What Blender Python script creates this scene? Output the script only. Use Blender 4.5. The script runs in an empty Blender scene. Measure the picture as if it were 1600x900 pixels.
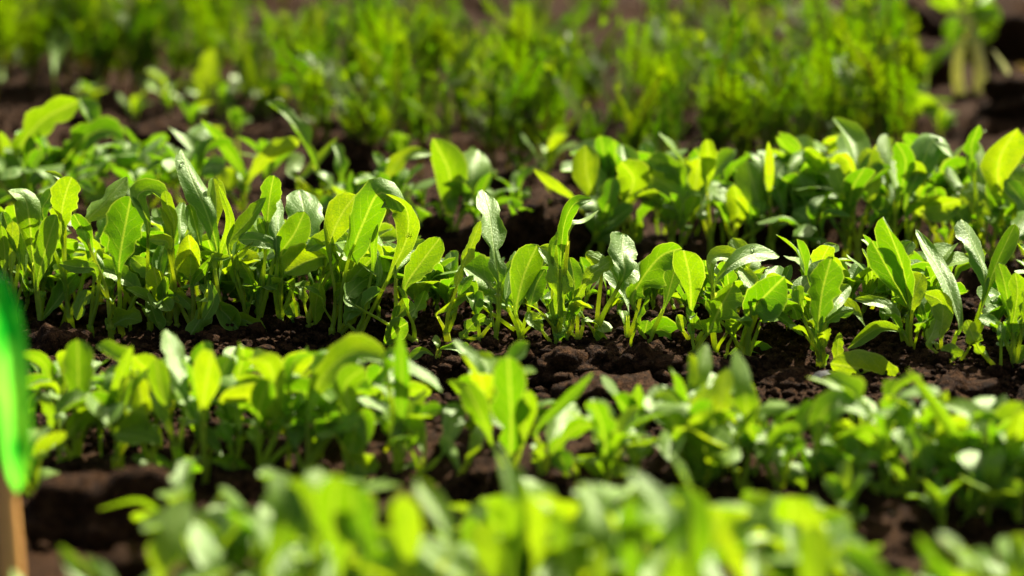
import bpy, math, random
import numpy as np
from mathutils import Vector

random.seed(11)
rng = np.random.default_rng(11)
scene = bpy.context.scene
COL = scene.collection
V = Vector

# ------------------------------------------------------------------ camera
LENS, PITCH, CAM_H = 100.0, math.radians(12.72), 0.25
F = LENS / 36.0 * 1600.0
cam_data = bpy.data.cameras.new("camera")
cam_data.lens = LENS
cam_data.sensor_width = 36.0
cam_data.clip_start = 0.02
cam_data.clip_end = 500.0
cam_data.dof.use_dof = True
cam_data.dof.focus_distance = 1.022
cam_data.dof.aperture_fstop = 8.4
cam_data.dof.aperture_blades = 0
cam = bpy.data.objects.new("camera", cam_data)
cam.location = (0, 0, CAM_H)
cam.rotation_euler = (math.pi / 2 - PITCH, 0, 0)
COL.objects.link(cam)
scene.camera = cam

# ------------------------------------------------------------------ light
SUN_EL, SUN_AZ = math.radians(45), math.radians(30)      # azimuth from +Y (behind the rows) towards +X
sdir = V((math.sin(SUN_AZ) * math.cos(SUN_EL), math.cos(SUN_AZ) * math.cos(SUN_EL), math.sin(SUN_EL)))
sun_data = bpy.data.lights.new("sun", 'SUN')
sun_data.energy = 5.0
sun_data.angle = math.radians(0.5)
sun_data.color = (1.0, 0.94, 0.82)
sun = bpy.data.objects.new("sun", sun_data)
sun.rotation_euler = sdir.to_track_quat('Z', 'Y').to_euler()
sun.location = sdir * 3
COL.objects.link(sun)
world = bpy.data.worlds.new("World")
scene.world = world
world.use_nodes = True
wn = world.node_tree.nodes
sky = wn.new("ShaderNodeTexSky")
sky.sky_type = 'NISHITA'
sky.sun_disc = False
sky.sun_elevation = SUN_EL
sky.sun_rotation = SUN_AZ
sky.dust_density = 5.0
sky.ozone_density = 0.4
wn["Background"].inputs[1].default_value = 0.05
world.node_tree.links.new(sky.outputs[0], wn["Background"].inputs[0])

vs = scene.view_settings
vs.view_transform = 'Standard'
vs.look = 'None'
vs.exposure = 1.5
vs.gamma = 1.0
cy = scene.cycles
cy.use_denoising = True
cy.max_bounces = 10
cy.diffuse_bounces = 5
cy.glossy_bounces = 3
cy.transmission_bounces = 8
cy.transparent_max_bounces = 8

# ------------------------------------------------------------------ materials
def new_mat(name):
    m = bpy.data.materials.new(name)
    m.use_nodes = True
    nt = m.node_tree
    nt.nodes.clear()
    out = nt.nodes.new("ShaderNodeOutputMaterial")
    return m, nt, out

class NT:
    def __init__(s, nt): s.nt = nt
    def n(s, typ, **kw):
        node = s.nt.nodes.new(typ)
        for k, v in kw.items(): setattr(node, k, v)
        return node
    def l(s, a, b): s.nt.links.new(a, b)
    def math(s, op, a, b=None, c=None, clamp=False):
        m = s.n("ShaderNodeMath", operation=op); m.use_clamp = clamp
        for i, x in enumerate((a, b, c)):
            if x is None: continue
            if isinstance(x, (int, float)): m.inputs[i].default_value = x
            else: s.l(x, m.inputs[i])
        return m.outputs[0]
    def mix(s, fac, a, b, blend='MIX'):
        m = s.n("ShaderNodeMix", data_type='RGBA', blend_type=blend)
        for sock, x in ((m.inputs[0], fac), (m.inputs[6], a), (m.inputs[7], b)):
            if isinstance(x, (int, float)): sock.default_value = x
            elif isinstance(x, tuple): sock.default_value = (*x, 1) if len(x) == 3 else x
            else: s.l(x, sock)
        return m.outputs[2]
    def noise(s, vec, scale, detail=3, rough=0.55):
        t = s.n("ShaderNodeTexNoise"); t.inputs["Scale"].default_value = scale
        t.inputs["Detail"].default_value = detail; t.inputs["Roughness"].default_value = rough
        s.l(vec, t.inputs["Vector"]); return t.outputs["Fac"]
    def ramp(s, fac, lo, hi):
        m = s.n("ShaderNodeMapRange"); m.inputs[1].default_value = lo; m.inputs[2].default_value = hi
        s.l(fac, m.inputs[0]); return m.outputs[0]

def leaf_material(name, refl, refl2, trans, trans2, tfac=0.5, rough=0.42, spec=0.5, veins=True, coat=0.0):
    m, nt, out = new_mat(name); g = NT(nt)
    uv = g.n("ShaderNodeUVMap"); info = g.n("ShaderNodeObjectInfo"); geo = g.n("ShaderNodeNewGeometry")
    sep = g.n("ShaderNodeSeparateXYZ"); g.l(uv.outputs[0], sep.inputs[0])
    rnd = info.outputs["Random"]
    obj = g.n("ShaderNodeTexCoord").outputs["Object"]
    blotch = g.noise(obj, 160, 3)
    fine = g.noise(obj, 1500, 2, 0.6)
    base = g.mix(rnd, refl, refl2)
    base = g.mix(g.ramp(blotch, 0.35, 0.7), base, g.mix(0.5, base, (0.13, 0.22, 0.02)))
    tr = g.mix(g.math('POWER', rnd, 1.6), trans, trans2)
    tr = g.mix(g.math('MULTIPLY', g.ramp(blotch, 0.35, 0.7), 0.55), tr, (0.14, 0.30, 0.0))
    bumpsrc = fine
    if veins:
        x = g.math('SUBTRACT', sep.outputs[0], 0.5); ax = g.math('ABSOLUTE', x)
        mid = g.math('SUBTRACT', 1.0, g.ramp(ax, 0.016, 0.045), clamp=True)
        wob = g.math('MULTIPLY', g.noise(obj, 300, 2), 0.10)
        ph = g.math('ADD', g.math('MULTIPLY', g.math('SUBTRACT', sep.outputs[1], g.math('MULTIPLY', ax, 0.55)), 6.5), g.math('MULTIPLY', wob, 6.0))
        fr = g.math('ABSOLUTE', g.math('SUBTRACT', g.math('FRACT', ph), 0.5))
        side = g.math('MULTIPLY', g.math('SUBTRACT', 1.0, g.ramp(fr, 0.0, 0.07), clamp=True), g.math('SUBTRACT', 1.0, g.ramp(ax, 0.2, 0.48), clamp=True))
        vor = g.n("ShaderNodeTexVoronoi", feature='DISTANCE_TO_EDGE'); vor.inputs["Scale"].default_value = 700
        g.l(obj, vor.inputs["Vector"])
        net = g.math('SUBTRACT', 1.0, g.ramp(vor.outputs["Distance"], 0.0, 0.12), clamp=True)
        vein = g.math('MAXIMUM', mid, g.math('MULTIPLY', side, 0.55))
        base = g.mix(g.math('MULTIPLY', vein, 0.75), base, (0.30, 0.42, 0.08))
        tr = g.mix(g.math('MULTIPLY', vein, 0.6), tr, (0.50, 0.60, 0.03))
        tr = g.mix(g.math('MULTIPLY', net, 0.38), tr, (0.10, 0.25, 0.01))
        bumpsrc = g.math('ADD', g.math('MULTIPLY', fine, 0.7), g.math('ADD', g.math('MULTIPLY', vein, -0.8), g.math('MULTIPLY', net, -0.4)))
    if veins:
        rim = g.n("ShaderNodeUVMap", uv_map="Rim"); rs = g.n("ShaderNodeSeparateXYZ"); g.l(rim.outputs[0], rs.inputs[0])
        edge = g.ramp(rs.outputs[0], 0.90, 0.99)
        base = g.mix(g.math('MULTIPLY', edge, 0.6), base, (0.34, 0.46, 0.10))  # pale leaf margin, which also paints a bright rim highlight into the colour
        tr = g.mix(g.math('MULTIPLY', edge, 0.6), tr, (0.55, 0.66, 0.04))
        speck = g.math('MULTIPLY', g.ramp(g.noise(obj, 420, 4, 0.7), 0.69, 0.73), g.ramp(g.noise(obj, 60, 1), 0.5, 0.6))
        base = g.mix(speck, base, (0.04, 0.022, 0.01)); tr = g.mix(speck, tr, (0.02, 0.012, 0.004))
    # underside a little paler and duller
    base = g.mix(g.math('MULTIPLY', geo.outputs["Backfacing"], 0.35), base, (0.15, 0.25, 0.04))
    bump = g.n("ShaderNodeBump"); bump.inputs["Strength"].default_value = 0.32; bump.inputs["Distance"].default_value = 0.0004
    g.l(bumpsrc, bump.inputs["Height"])
    p = g.n("ShaderNodeBsdfPrincipled")
    g.l(base, p.inputs["Base Color"]); p.inputs["Roughness"].default_value = rough
    g.l(g.math('ADD', rough - 0.08, g.math('MULTIPLY', fine, 0.2)), p.inputs["Roughness"])
    p.inputs["Specular IOR Level"].default_value = spec
    p.inputs["Coat Weight"].default_value = coat; p.inputs["Coat Roughness"].default_value = 0.5
    p.inputs["Sheen Weight"].default_value = coat * 0.8; p.inputs["Sheen Roughness"].default_value = 0.6
    p.inputs["Specular Tint"].default_value = (0.78, 1.0, 0.42, 1); p.inputs["Sheen Tint"].default_value = (0.8, 1.0, 0.5, 1); p.inputs["Coat Tint"].default_value = (0.9, 1.0, 0.75, 1)
    g.l(bump.outputs[0], p.inputs["Normal"])
    t = g.n("ShaderNodeBsdfTranslucent"); g.l(tr, t.inputs[0]); g.l(bump.outputs[0], t.inputs[1])
    mx = g.n("ShaderNodeMixShader"); mx.inputs[0].default_value = tfac
    g.l(p.outputs[0], mx.inputs[1]); g.l(t.outputs[0], mx.inputs[2])
    g.l(mx.outputs[0], out.inputs[0])
    return m

M_LEAF = leaf_material("arugula_leaf", (0.105, 0.230, 0.008), (0.200, 0.350, 0.020), (0.12, 0.30, 0.000), (0.46, 0.57, 0.002), 0.48, 0.43, 0.68, coat=0.10)
M_STEM = leaf_material("arugula_stalk", (0.30, 0.42, 0.05), (0.40, 0.46, 0.06), (0.80, 0.92, 0.06), (0.92, 0.94, 0.08), 0.62, 0.4, 0.5, False)
M_CARROT = leaf_material("carrot_leaf", (0.040, 0.085, 0.006), (0.065, 0.11, 0.008), (0.07, 0.19, 0.000), (0.32, 0.42, 0.000), 0.5, 0.5, 0.4, False)
M_CSTEM = leaf_material("carrot_stalk", (0.15, 0.15, 0.03), (0.20, 0.12, 0.04), (0.5, 0.42, 0.04), (0.55, 0.36, 0.06), 0.4, 0.45, 0.4, False)
M_PALE = leaf_material("blanched_stalk", (0.62, 0.56, 0.26), (0.68, 0.60, 0.32), (0.95, 0.90, 0.35), (0.95, 0.88, 0.40), 0.6, 0.4, 0.5, False)
M_BLADE = leaf_material("grassy_blade", (0.12, 0.19, 0.08), (0.16, 0.22, 0.11), (0.34, 0.48, 0.05), (0.4, 0.5, 0.08), 0.4, 0.35, 0.7, False)

def soil_material():
    m, nt, out = new_mat("garden_soil"); g = NT(nt)
    pos = g.n("ShaderNodeNewGeometry").outputs["Position"]
    a = g.noise(pos, 45, 4); b = g.noise(pos, 420, 5, 0.65); c = g.noise(pos, 1800, 3, 0.6)
    col = g.mix(g.ramp(a, 0.3, 0.7), (0.006, 0.0026, 0.0008), (0.027, 0.0120, 0.0038))
    col = g.mix(g.ramp(b, 0.40, 0.75), col, (0.100, 0.047, 0.017))
    col = g.mix(g.math('MULTIPLY', g.ramp(c, 0.60, 0.72), 0.5), col, (0.32, 0.185, 0.09))
    bump = g.n("ShaderNodeBump"); bump.inputs["Strength"].default_value = 1.0; bump.inputs["Distance"].default_value = 0.003
    g.l(g.math('ADD', b, g.math('MULTIPLY', c, 0.6)), bump.inputs["Height"])
    p = g.n("ShaderNodeBsdfPrincipled"); g.l(col, p.inputs["Base Color"])
    p.inputs["Roughness"].default_value = 0.9; p.inputs["Specular IOR Level"].default_value = 0.06
    g.l(bump.outputs[0], p.inputs["Normal"]); g.l(p.outputs[0], out.inputs[0])
    return m
M_SOIL = soil_material()

def simple_mat(name, c1, c2, rough, scale, spec=0.5, bump=0.0005):
    m, nt, out = new_mat(name); g = NT(nt)
    obj = g.n("ShaderNodeTexCoord").outputs["Object"]
    a = g.noise(obj, scale, 4, 0.6)
    p = g.n("ShaderNodeBsdfPrincipled"); g.l(g.mix(g.ramp(a, 0.3, 0.7), c1, c2), p.inputs["Base Color"])
    p.inputs["Roughness"].default_value = rough; p.inputs["Specular IOR Level"].default_value = spec
    b = g.n("ShaderNodeBump"); b.inputs["Strength"].default_value = 0.6; b.inputs["Distance"].default_value = bump
    g.l(a, b.inputs["Height"]); g.l(b.outputs[0], p.inputs["Normal"]); g.l(p.outputs[0], out.inputs[0])
    return m
M_STONE = simple_mat("dark_stone", (0.012, 0.011, 0.013), (0.045, 0.038, 0.040), 0.38, 300, 0.6)
M_PETAL = simple_mat("orange_petal", (0.75, 0.38, 0.01), (0.80, 0.48, 0.02), 0.5, 200)

def bamboo_material():
    m, nt, out = new_mat("bamboo_wood"); g = NT(nt)
    obj = g.n("ShaderNodeTexCoord").outputs["Object"]
    mp = g.n("ShaderNodeMapping"); mp.inputs["Scale"].default_value = (1, 1, 0.05); g.l(obj, mp.inputs[0])
    a = g.noise(mp.outputs[0], 900, 4, 0.6)
    p = g.n("ShaderNodeBsdfPrincipled"); g.l(g.mix(a, (0.60, 0.25, 0.05), (0.92, 0.48, 0.13)), p.inputs["Base Color"])
    p.inputs["Roughness"].default_value = 0.55; g.l(p.outputs[0], out.inputs[0])
    return m
M_BAMBOO = bamboo_material()

def plastic_material():
    m, nt, out = new_mat("green_plastic"); g = NT(nt)
    obj = g.n("ShaderNodeTexCoord").outputs["Object"]
    mp = g.n("ShaderNodeMapping"); mp.inputs["Scale"].default_value = (1, 1, 0.35); g.l(obj, mp.inputs[0])
    a = g.noise(mp.outputs[0], 130, 2); f = g.ramp(a, 0.36, 0.50)  # darker green patches paint creases and refraction folds into the colour
    p = g.n("ShaderNodeBsdfPrincipled"); g.l(g.mix(f, (0.0, 0.16, 0.01), (0.08, 0.55, 0.04)), p.inputs["Base Color"])
    p.inputs["Roughness"].default_value = 0.22
    bump = g.n("ShaderNodeBump"); bump.inputs["Strength"].default_value = 0.8; bump.inputs["Distance"].default_value = 0.004
    g.l(a, bump.inputs["Height"]); g.l(bump.outputs[0], p.inputs["Normal"])
    t = g.n("ShaderNodeBsdfTranslucent"); g.l(g.mix(f, (0.01, 0.46, 0.015), (0.24, 1.0, 0.06)), t.inputs[0])
    mx = g.n("ShaderNodeMixShader"); mx.inputs[0].default_value = 0.8
    g.l(p.outputs[0], mx.inputs[1]); g.l(t.outputs[0], mx.inputs[2]); g.l(mx.outputs[0], out.inputs[0])
    return m
M_PLASTIC = plastic_material()

def water_material():
    m, nt, out = new_mat("water"); g = NT(nt)
    p = g.n("ShaderNodeBsdfPrincipled"); p.inputs["Base Color"].default_value = (1, 1, 1, 1)
    p.inputs["Roughness"].default_value = 0.02; p.inputs["IOR"].default_value = 1.33
    p.inputs["Transmission Weight"].default_value = 1.0
    g.l(p.outputs[0], out.inputs[0]); return m
M_WATER = water_material()

# ------------------------------------------------------------------ geometry helpers
CAMP = V((0, 0, CAM_H))
FWD = V((0, math.cos(PITCH), -math.sin(PITCH))); UPV = V((0, math.sin(PITCH), math.cos(PITCH))); RGT = V((1, 0, 0))
ROW_Y0, ROW_SLOPE, ROW_GAP = 1.0255, -0.186, 0.174
def row_y(k, x): return ROW_Y0 + ROW_SLOPE * x + k * ROW_GAP        # k = 0 sharp row, 1 behind, -1, -2 in front
def ground_z(x, y):
    return 0.004 * math.cos(2 * math.pi * (y - row_y(0, x)) / ROW_GAP) if y < 1.5 else 0.004 * math.cos(2 * math.pi * (y - row_y(0, x)) / ROW_GAP) * max(0, 1 - (y - 1.5) / 0.3)
def ray(px, py): return FWD + RGT * ((px - 800) / F) + UPV * ((450 - py) / F)
def on_ground(px, py):
    r = ray(px, py); z = 0.0
    for _ in range(6):
        t = (CAM_H - z) / -r.z
        p = CAMP + r * t; z = ground_z(p.x, p.y)
    return p
def at_depth(px, py, d): return CAMP + ray(px, py) * d
def depth_of(p): return (p - CAMP).dot(FWD)

def mesh_obj(name, verts, faces, mats, parent=None, uvs=None, fmat=None, smooth=True):
    me = bpy.data.meshes.new(name)
    me.from_pydata([tuple(v) for v in verts], [], faces)
    for m in (mats if isinstance(mats, (list, tuple)) else [mats]): me.materials.append(m)
    if smooth: me.polygons.foreach_set("use_smooth", [True] * len(me.polygons))
    if fmat is not None: me.polygons.foreach_set("material_index", fmat)
    if uvs is not None:
        lay = me.uv_layers.new(name="UVMap")
        flat = np.array(uvs, dtype=np.float32)
        idx = np.zeros(len(me.loops), dtype=np.int32); me.loops.foreach_get("vertex_index", idx)
        lay.data.foreach_set("uv", flat[idx][:, :2].ravel())
        if flat.shape[1] > 2:
            rim = me.uv_layers.new(name="Rim")
            rim.data.foreach_set("uv", flat[idx][:, [2, 1]].ravel())
    me.update()
    o = bpy.data.objects.new(name, me)
    COL.objects.link(o)
    if parent is not None: o.parent = parent
    return o

def tag(o, label, cat, group=None, kind=None):
    o["label"] = label
    if cat: o["category"] = cat
    if group: o["group"] = group
    if kind: o["kind"] = kind
    return o

def empty(name, loc, label, cat, group=None):
    o = bpy.data.objects.new(name, None); o.empty_display_size = 0.01
    o.location = loc; COL.objects.link(o)
    return tag(o, label, cat, group)

def copy_tree(o, parent=None):
    c = o.copy(); COL.objects.link(c)
    if parent is not None: c.parent = parent
    for ch in list(o.children):
        copy_tree(ch, c)
    return c

def catmull(pts, n):
    """n+1 samples of a Catmull-Rom curve through pts (Vectors)."""
    P = [pts[0] * 2 - pts[1]] + list(pts) + [pts[-1] * 2 - pts[-2]]
    seg = [max(1e-6, (pts[i + 1] - pts[i]).length) for i in range(len(pts) - 1)]
    tot = sum(seg); out = []
    for k in range(n + 1):
        s = tot * k / n; i = 0
        while i < len(seg) - 1 and s > seg[i]: s -= seg[i]; i += 1
        t = min(1.0, s / seg[i])
        a, b, c, d = P[i], P[i + 1], P[i + 2], P[i + 3]
        out.append(0.5 * ((2 * b) + (c - a) * t + (2 * a - 5 * b + 4 * c - d) * t * t + (3 * b - a - 3 * c + d) * t ** 3))
    return out

PROF = {
    's': [(0, .07), (.12, .12), (.28, .30), (.45, .62), (.6, .90), (.74, 1), (.86, .90), (.94, .64), (.985, .30), (1, 0)],
    'o': [(0, .10), (.10, .30), (.25, .72), (.45, 1), (.65, .98), (.82, .78), (.93, .48), (.985, .2), (1, 0)],
    'n': [(0, .14), (.2, .45), (.42, .90), (.6, 1), (.78, .82), (.92, .42), (.98, .18), (1, 0)],
    'l': [(0, .08), (.10, .14), (.17, .50), (.23, .66), (.30, .36), (.37, .30), (.44, .78), (.52, 1.0), (.60, .74), (.66, .60), (.76, .80), (.87, .70), (.95, .42), (.99, .18), (1, 0)],
    'w': [(0, .08), (.12, .16), (.28, .40), (.42, .76), (.50, .70), (.58, .98), (.66, .90), (.75, 1.02), (.83, .88), (.90, .82), (.95, .55), (.985, .30), (1, 0)],
    'b': [(0, .70), (.2, .9), (.5, 1), (.8, .8), (.95, .4), (1, 0)],
}
def prof(shape, t):
    P = PROF[shape]
    for i in range(len(P) - 1):
        if t <= P[i + 1][0]:
            (a, wa), (b, wb) = P[i], P[i + 1]
            u = (t - a) / (b - a)
            if i < len(P) - 2: u = u * u * (3 - 2 * u) * 0.5 + u * 0.5
            return wa + (wb - wa) * u
    return 0.0

def leaf_geometry(pet, blade, norms, width, shape, r0, hi=True, rnd=random, cup=None):
    """pet: petiole points, base .. blade start; blade: spine points; norms: a normal per blade point; width: full width (m)."""
    verts, faces, uvs, fm = [], [], [], []
    # petiole tube that runs on as the midrib
    if pet is not None:
        ns = 7
        path = catmull(pet, ns)
        k = 6
        for i, p in enumerate(path):
            t = (path[min(i + 1, ns)] - path[max(i - 1, 0)]).normalized()
            a = t.cross(V((0.3, 1, 0.1))).normalized(); b = t.cross(a)
            r = r0 * (1.0 - 0.35 * i / ns)
            for j in range(k):
                an = 2 * math.pi * j / k
                verts.append(p + (a * math.cos(an) + b * math.sin(an)) * r); uvs.append((0.5, 0, 0))
        for i in range(ns):
            for j in range(k):
                faces.append((i * k + j, i * k + (j + 1) % k, (i + 1) * k + (j + 1) % k, (i + 1) * k + j)); fm.append(1)
    nu = (30 if shape in 'lw' else 20) if hi else (16 if shape in 'lw' else 11)
    nv = 5 if hi else 3
    spine = catmull(blade, nu); nn = catmull(norms, nu)
    cup = rnd.choice((-0.3, 0.05, 0.25, 0.4, 0.75)) + rnd.uniform(-.12, .12) if cup is None else cup
    curl = rnd.choice((-0.45, -.1, 0, .1, .45)) * rnd.uniform(.5, 1.2)
    ph, ph2 = rnd.uniform(0, 6.3), rnd.uniform(0, 6.3)
    amp = rnd.uniform(0.04, 0.13) * width
    shl, shr = rnd.uniform(-.03, .03), rnd.uniform(-.03, .03)
    jag = rnd.choice((0.0, 0.03, 0.05, 0.08)); jf = rnd.uniform(19, 30)
    base = len(verts); cols = 2 * nv + 1
    ts = [0.5 * i / nu + 0.5 * (1 - math.cos(math.pi * i / nu)) / 2 * 1.0 for i in range(nu + 1)]
    ts = [t / ts[-1] for t in ts]
    for i, t in enumerate(ts):
        f = t * nu; a = min(int(f), nu - 1); u = f - a
        p = spine[a].lerp(spine[a + 1], u); n = nn[a].lerp(nn[a + 1], u).normalized()
        T = (spine[min(a + 1, nu)] - spine[max(a - 1, 0)]).normalized() if 0 < a < nu else (spine[a + 1] - spine[a]).normalized()
        L = T.cross(n)
        if L.length < 1e-4: L = T.cross(V((0, -1, 0)))
        L.normalize(); n = L.cross(T).normalized()
        for j in range(-nv, nv + 1):
            v = j / nv
            sh = shl if v < 0 else shr
            tt = min(1.0, max(0.0, t + sh * math.sin(math.pi * t)))
            hw = 0.5 * width * prof(shape, tt) * (1 + jag * (math.sin(jf * t + (ph if v < 0 else ph2)) + .5 * math.sin(2.3 * jf * t + ph)))
            x = v * hw
            z = cup * abs(v) ** 1.6 * hw + curl * v * abs(v) * hw + amp * math.sin(7.5 * t + ph + 2.2 * v) * (0.25 + abs(v) * .75) * math.sin(math.pi * min(1, t * 1.1))
            z -= 0.05 * width * math.exp(-(v / 0.16) ** 2) * (0.4 if nv < 4 else 1) * (1 - t)
            # blistering between the veins
            z += 0.018 * width * math.sin(19 * t - 8 * abs(v) + ph2) * abs(v)
            verts.append(p + L * x + n * z); uvs.append((0.5 + v * hw / max(1e-6, width), t, max(abs(v), (t - .9) / .1)))
    for i in range(nu):
        for j in range(cols - 1):
            a = base + i * cols + j
            faces.append((a, a + 1, a + cols + 1, a + cols)); fm.append(0)
    return verts, faces, uvs, fm

TONE = {   # which way the blade faces: normal of the visible side
    'G': V((-.22, -.93, -.30)), 'g': V((0.0, -.99, .10)), 'd': V((.05, -.86, .50)),
    'p': V((.28, -.64, .72)), 'P': V((.36, -.46, .82)), 'k': V((-.45, -.86, .24)),
}
for k_ in TONE: TONE[k_].normalize()

def jit(v, a, rnd=random):
    return (v + V((rnd.gauss(0, a), rnd.gauss(0, a), rnd.gauss(0, a)))).normalized()

def hero_leaf(base, root, spec, thick=1.0, hi=True, wscale=1.0):
    toks = spec.split()
    shape, w = toks[-1], float(toks[-2])
    if shape == 's' and random.random() < .42: shape = random.choice('wwll')
    pts = []
    for tk in toks[:-2]:
        x, y, t = tk.split(','); pts.append((float(x), float(y), t))
    if len(pts) == 2:       # give it a slight natural bow
        (x0, y0, t0), (x1, y1, t1) = pts
        bow = random.uniform(-.07, .07)
        pts.insert(1, ((x0 + x1) / 2 + (y1 - y0) * bow, (y0 + y1) / 2 - (x1 - x0) * bow, t0 if random.random() < .5 else t1))
    prev, world_pts, norms = base, [], []
    for i, (x, y, t) in enumerate(pts):
        n = jit(TONE[t], 0.10)
        if i == 0: pl = V((0, -1, 0.12 + random.uniform(-.1, .2))).normalized()
        else: pl = (n + norms[-1]).normalized()
        r = ray(x, y); den = pl.dot(r)
        d = pl.dot(prev - CAMP) / den
        d0 = depth_of(prev)
        d = min(max(d, d0 - 0.022), d0 + 0.022)
        p = CAMP + r * d
        world_pts.append(p); norms.append(n); prev = p
    ext = 0.15 if shape in 'oc' else 0.27
    if shape != 'b':
        world_pts.insert(0, world_pts[0].lerp(base, ext)); norms.insert(0, norms[0])
    tw = random.gauss(0, 0.30)
    for i in range(len(norms)):
        ax = (world_pts[min(i + 1, len(norms) - 1)] - world_pts[max(i - 1, 0)]).normalized()
        from_mid = i / (len(norms) - 1) - 0.55
        norms[i] = (norms[i] + ax.cross(norms[i]) * tw * from_mid * 2).normalized()
    n0 = norms[len(norms) // 2]
    T = (world_pts[-1] - world_pts[0]).normalized()
    L = T.cross(n0).normalized()
    vw = (world_pts[1] - CAMP).normalized()
    seen = max(0.55, math.sqrt(max(0.0, 1 - L.dot(vw) ** 2)))
    width = wscale * w / F * depth_of(world_pts[1]) / seen
    a = world_pts[0]; d1 = (world_pts[1] - a).normalized()
    L0 = (a - base).length
    mid = base.lerp(a, 0.5) + V((random.uniform(-.06, .06), random.uniform(-.06, .06), 0.03)) * L0
    pet = [base, mid, a, a + d1 * min(0.5 * (world_pts[1] - a).length, 0.006)]
    r0 = random.uniform(0.00072, 0.00105) * thick
    vts, fcs, uvs, fm = leaf_geometry(pet, world_pts, norms, width, shape, r0, hi)
    o = mesh_obj("leaf", [v - root.location for v in vts], fcs, [M_LEAF, M_STEM], root, uvs, fm)
    return o

def tube(verts, faces, pts, r0, r1, n=8, k=6):
    path = catmull(pts, n); b = len(verts)
    for i, p in enumerate(path):
        t = (path[min(i + 1, n)] - path[max(i - 1, 0)]).normalized()
        a = t.cross(V((0.21, 1, 0.13))).normalized(); c = t.cross(a)
        r = r0 + (r1 - r0) * i / n
        for j in range(k):
            an = 2 * math.pi * j / k
            verts.append(p + (a * math.cos(an) + c * math.sin(an)) * r)
    for i in range(n):
        for j in range(k):
            faces.append((b + i * k + j, b + i * k + (j + 1) % k, b + (i + 1) * k + (j + 1) % k, b + (i + 1) * k + j))
    faces.append(tuple(b + n * k + j for j in range(k)))

def basal_leaf(crown, root, size, thick):
    az = random.uniform(0, 6.3); out = V((math.cos(az), math.sin(az), 0)); side = out.cross(V((0, 0, 1)))
    h = size * random.uniform(.55, 1.25); bl = h * random.uniform(.45, .65); lean = random.uniform(.15, .9)
    p1 = crown + out * (h - bl) * lean * .5 + V((0, 0, (h - bl) * .8))
    t1 = (out * lean + V((0, 0, 1))).normalized(); p2 = p1 + t1 * bl * .5
    dr = random.uniform(0, 1.6); t2 = (out * (lean + dr) + V((0, 0, 1 - dr * .75))).normalized(); p3 = p2 + t2 * bl * .5
    tw = random.uniform(-.5, .5)
    ns = [(t.cross(side) * -1).lerp(side, tw * .6).normalized() for t in (t1, (t1 + t2) / 2, t2)]
    if ns[0].z < 0: ns = [-n for n in ns]
    sh = random.choice('sssownl')
    v_, f_, u_, m_ = leaf_geometry([crown, crown.lerp(p1, .5) + out * -.001, p1, p1 + t1 * .003], [p1, p2, p3], ns, bl * {'n': .30, 'o': .52}.get(sh, .42), sh, random.uniform(.0005, .0008), False)
    mesh_obj("leaf", [v - root.location for v in v_], f_, [M_LEAF, M_STEM], root, u_, m_)

GROUPS = {0: "rocket seedlings in the sharp middle row", 1: "rocket seedlings in the row behind the sharp row",
          -1: "blurred rocket seedlings in the row before the sharp row", -2: "blurred rocket seedlings nearest the camera"}
STOP = set("at over under beside above behind before in of to and on that whose along against by for from pointing leaning folded turned tilted held running reaching ending standing bending beneath right left around below among between marked split bowed arched beside like slanting stacked bent hanging shaped".split())
LANDMARK = {0: [], 1: [], -1: [], -2: []}
def landmark(label):
    if " with " not in label: return None
    out = []
    for w in label.split(" with ", 1)[1].split():
        if w in STOP: break
        out.append(w)
    if len(out) > 1 and out[0] in ("a", "an", "one", "the"): out = out[1:]
    return " ".join(out) if 2 <= len(out) <= 4 and out[-1] in ("leaf", "leaves", "stalk", "stalks", "cap") else None
occupied = {0: [], 1: [], -1: [], -2: []}
def seedling(row, bx, by, label, leaves, thick=1.0):
    p = on_ground(bx, by)
    root = empty("rocket_seedling", p - V((0, 0, 0.002)), label, "seedling", GROUPS[row])
    occupied[row].append(p)
    lm = landmark(label)
    if lm: LANDMARK[row].append((lm, p))
    vts, fcs = [], []
    crown = p + V((random.uniform(-.001, .001), random.uniform(-.001, .001), random.uniform(.003, .006)))
    tube(vts, fcs, [p - V((0, 0, .004)), p.lerp(crown, .5) + V((.0004, 0, 0)), crown + V((0, 0, .001))], .0014 * thick, .0013 * thick)
    mesh_obj("stem", [v - root.location for v in vts], fcs, M_STEM, root)
    for lf in leaves.split(';'):
        if lf.strip(): hero_leaf(crown, root, lf, thick, row in (0,), {0: .93, 1: 1.0, -1: .88, -2: .76}[row])
    if thick >= 1.0:
        for _ in range({0: 1, 1: 2, -1: 1, -2: 3}[row]): basal_leaf(crown, root, {0: .020, 1: .026, -1: .022, -2: .030}[row], thick)
    return root
# ------------------------------------------------------------------ sharp middle row, left to right
S = seedling
S(0, 22, 520, "tall dark upright seedling beside the top of the green plastic marker", "18,425,d 20,345,g 24 s;38,430,g 34,352,d 20 s;8,430,g 2,352,g 18 s;30,400,d 4,330,g 22 s")
S(0, 60, 525, "seedling whose glowing yellow leaf ends in a pale flap folded leftward", "50,395,G 46,345,G 38,308,p 12,298,p 46 s;58,440,g 74,380,g 88,335,g 44 s;62,505,d 92,465,d 120,428,d 28 s")
S(0, 112, 520, "seedling with a yellow wavy upright leaf and a dark leaf tucked behind it", "95,348,G 112,276,G 47 w;66,330,d 84,294,d 26 s;100,292,p 86,272,P 70,268,p 11 n;140,402,G 115,334,G 28 s")
S(0, 140, 530, "seedling with one thin white edged leaf above low dark horizontal leaves", "160,414,P 128,362,P 12 n;148,420,d 92,412,d 24 n;150,455,d 128,470,d 120,500,d 26 s")
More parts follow.
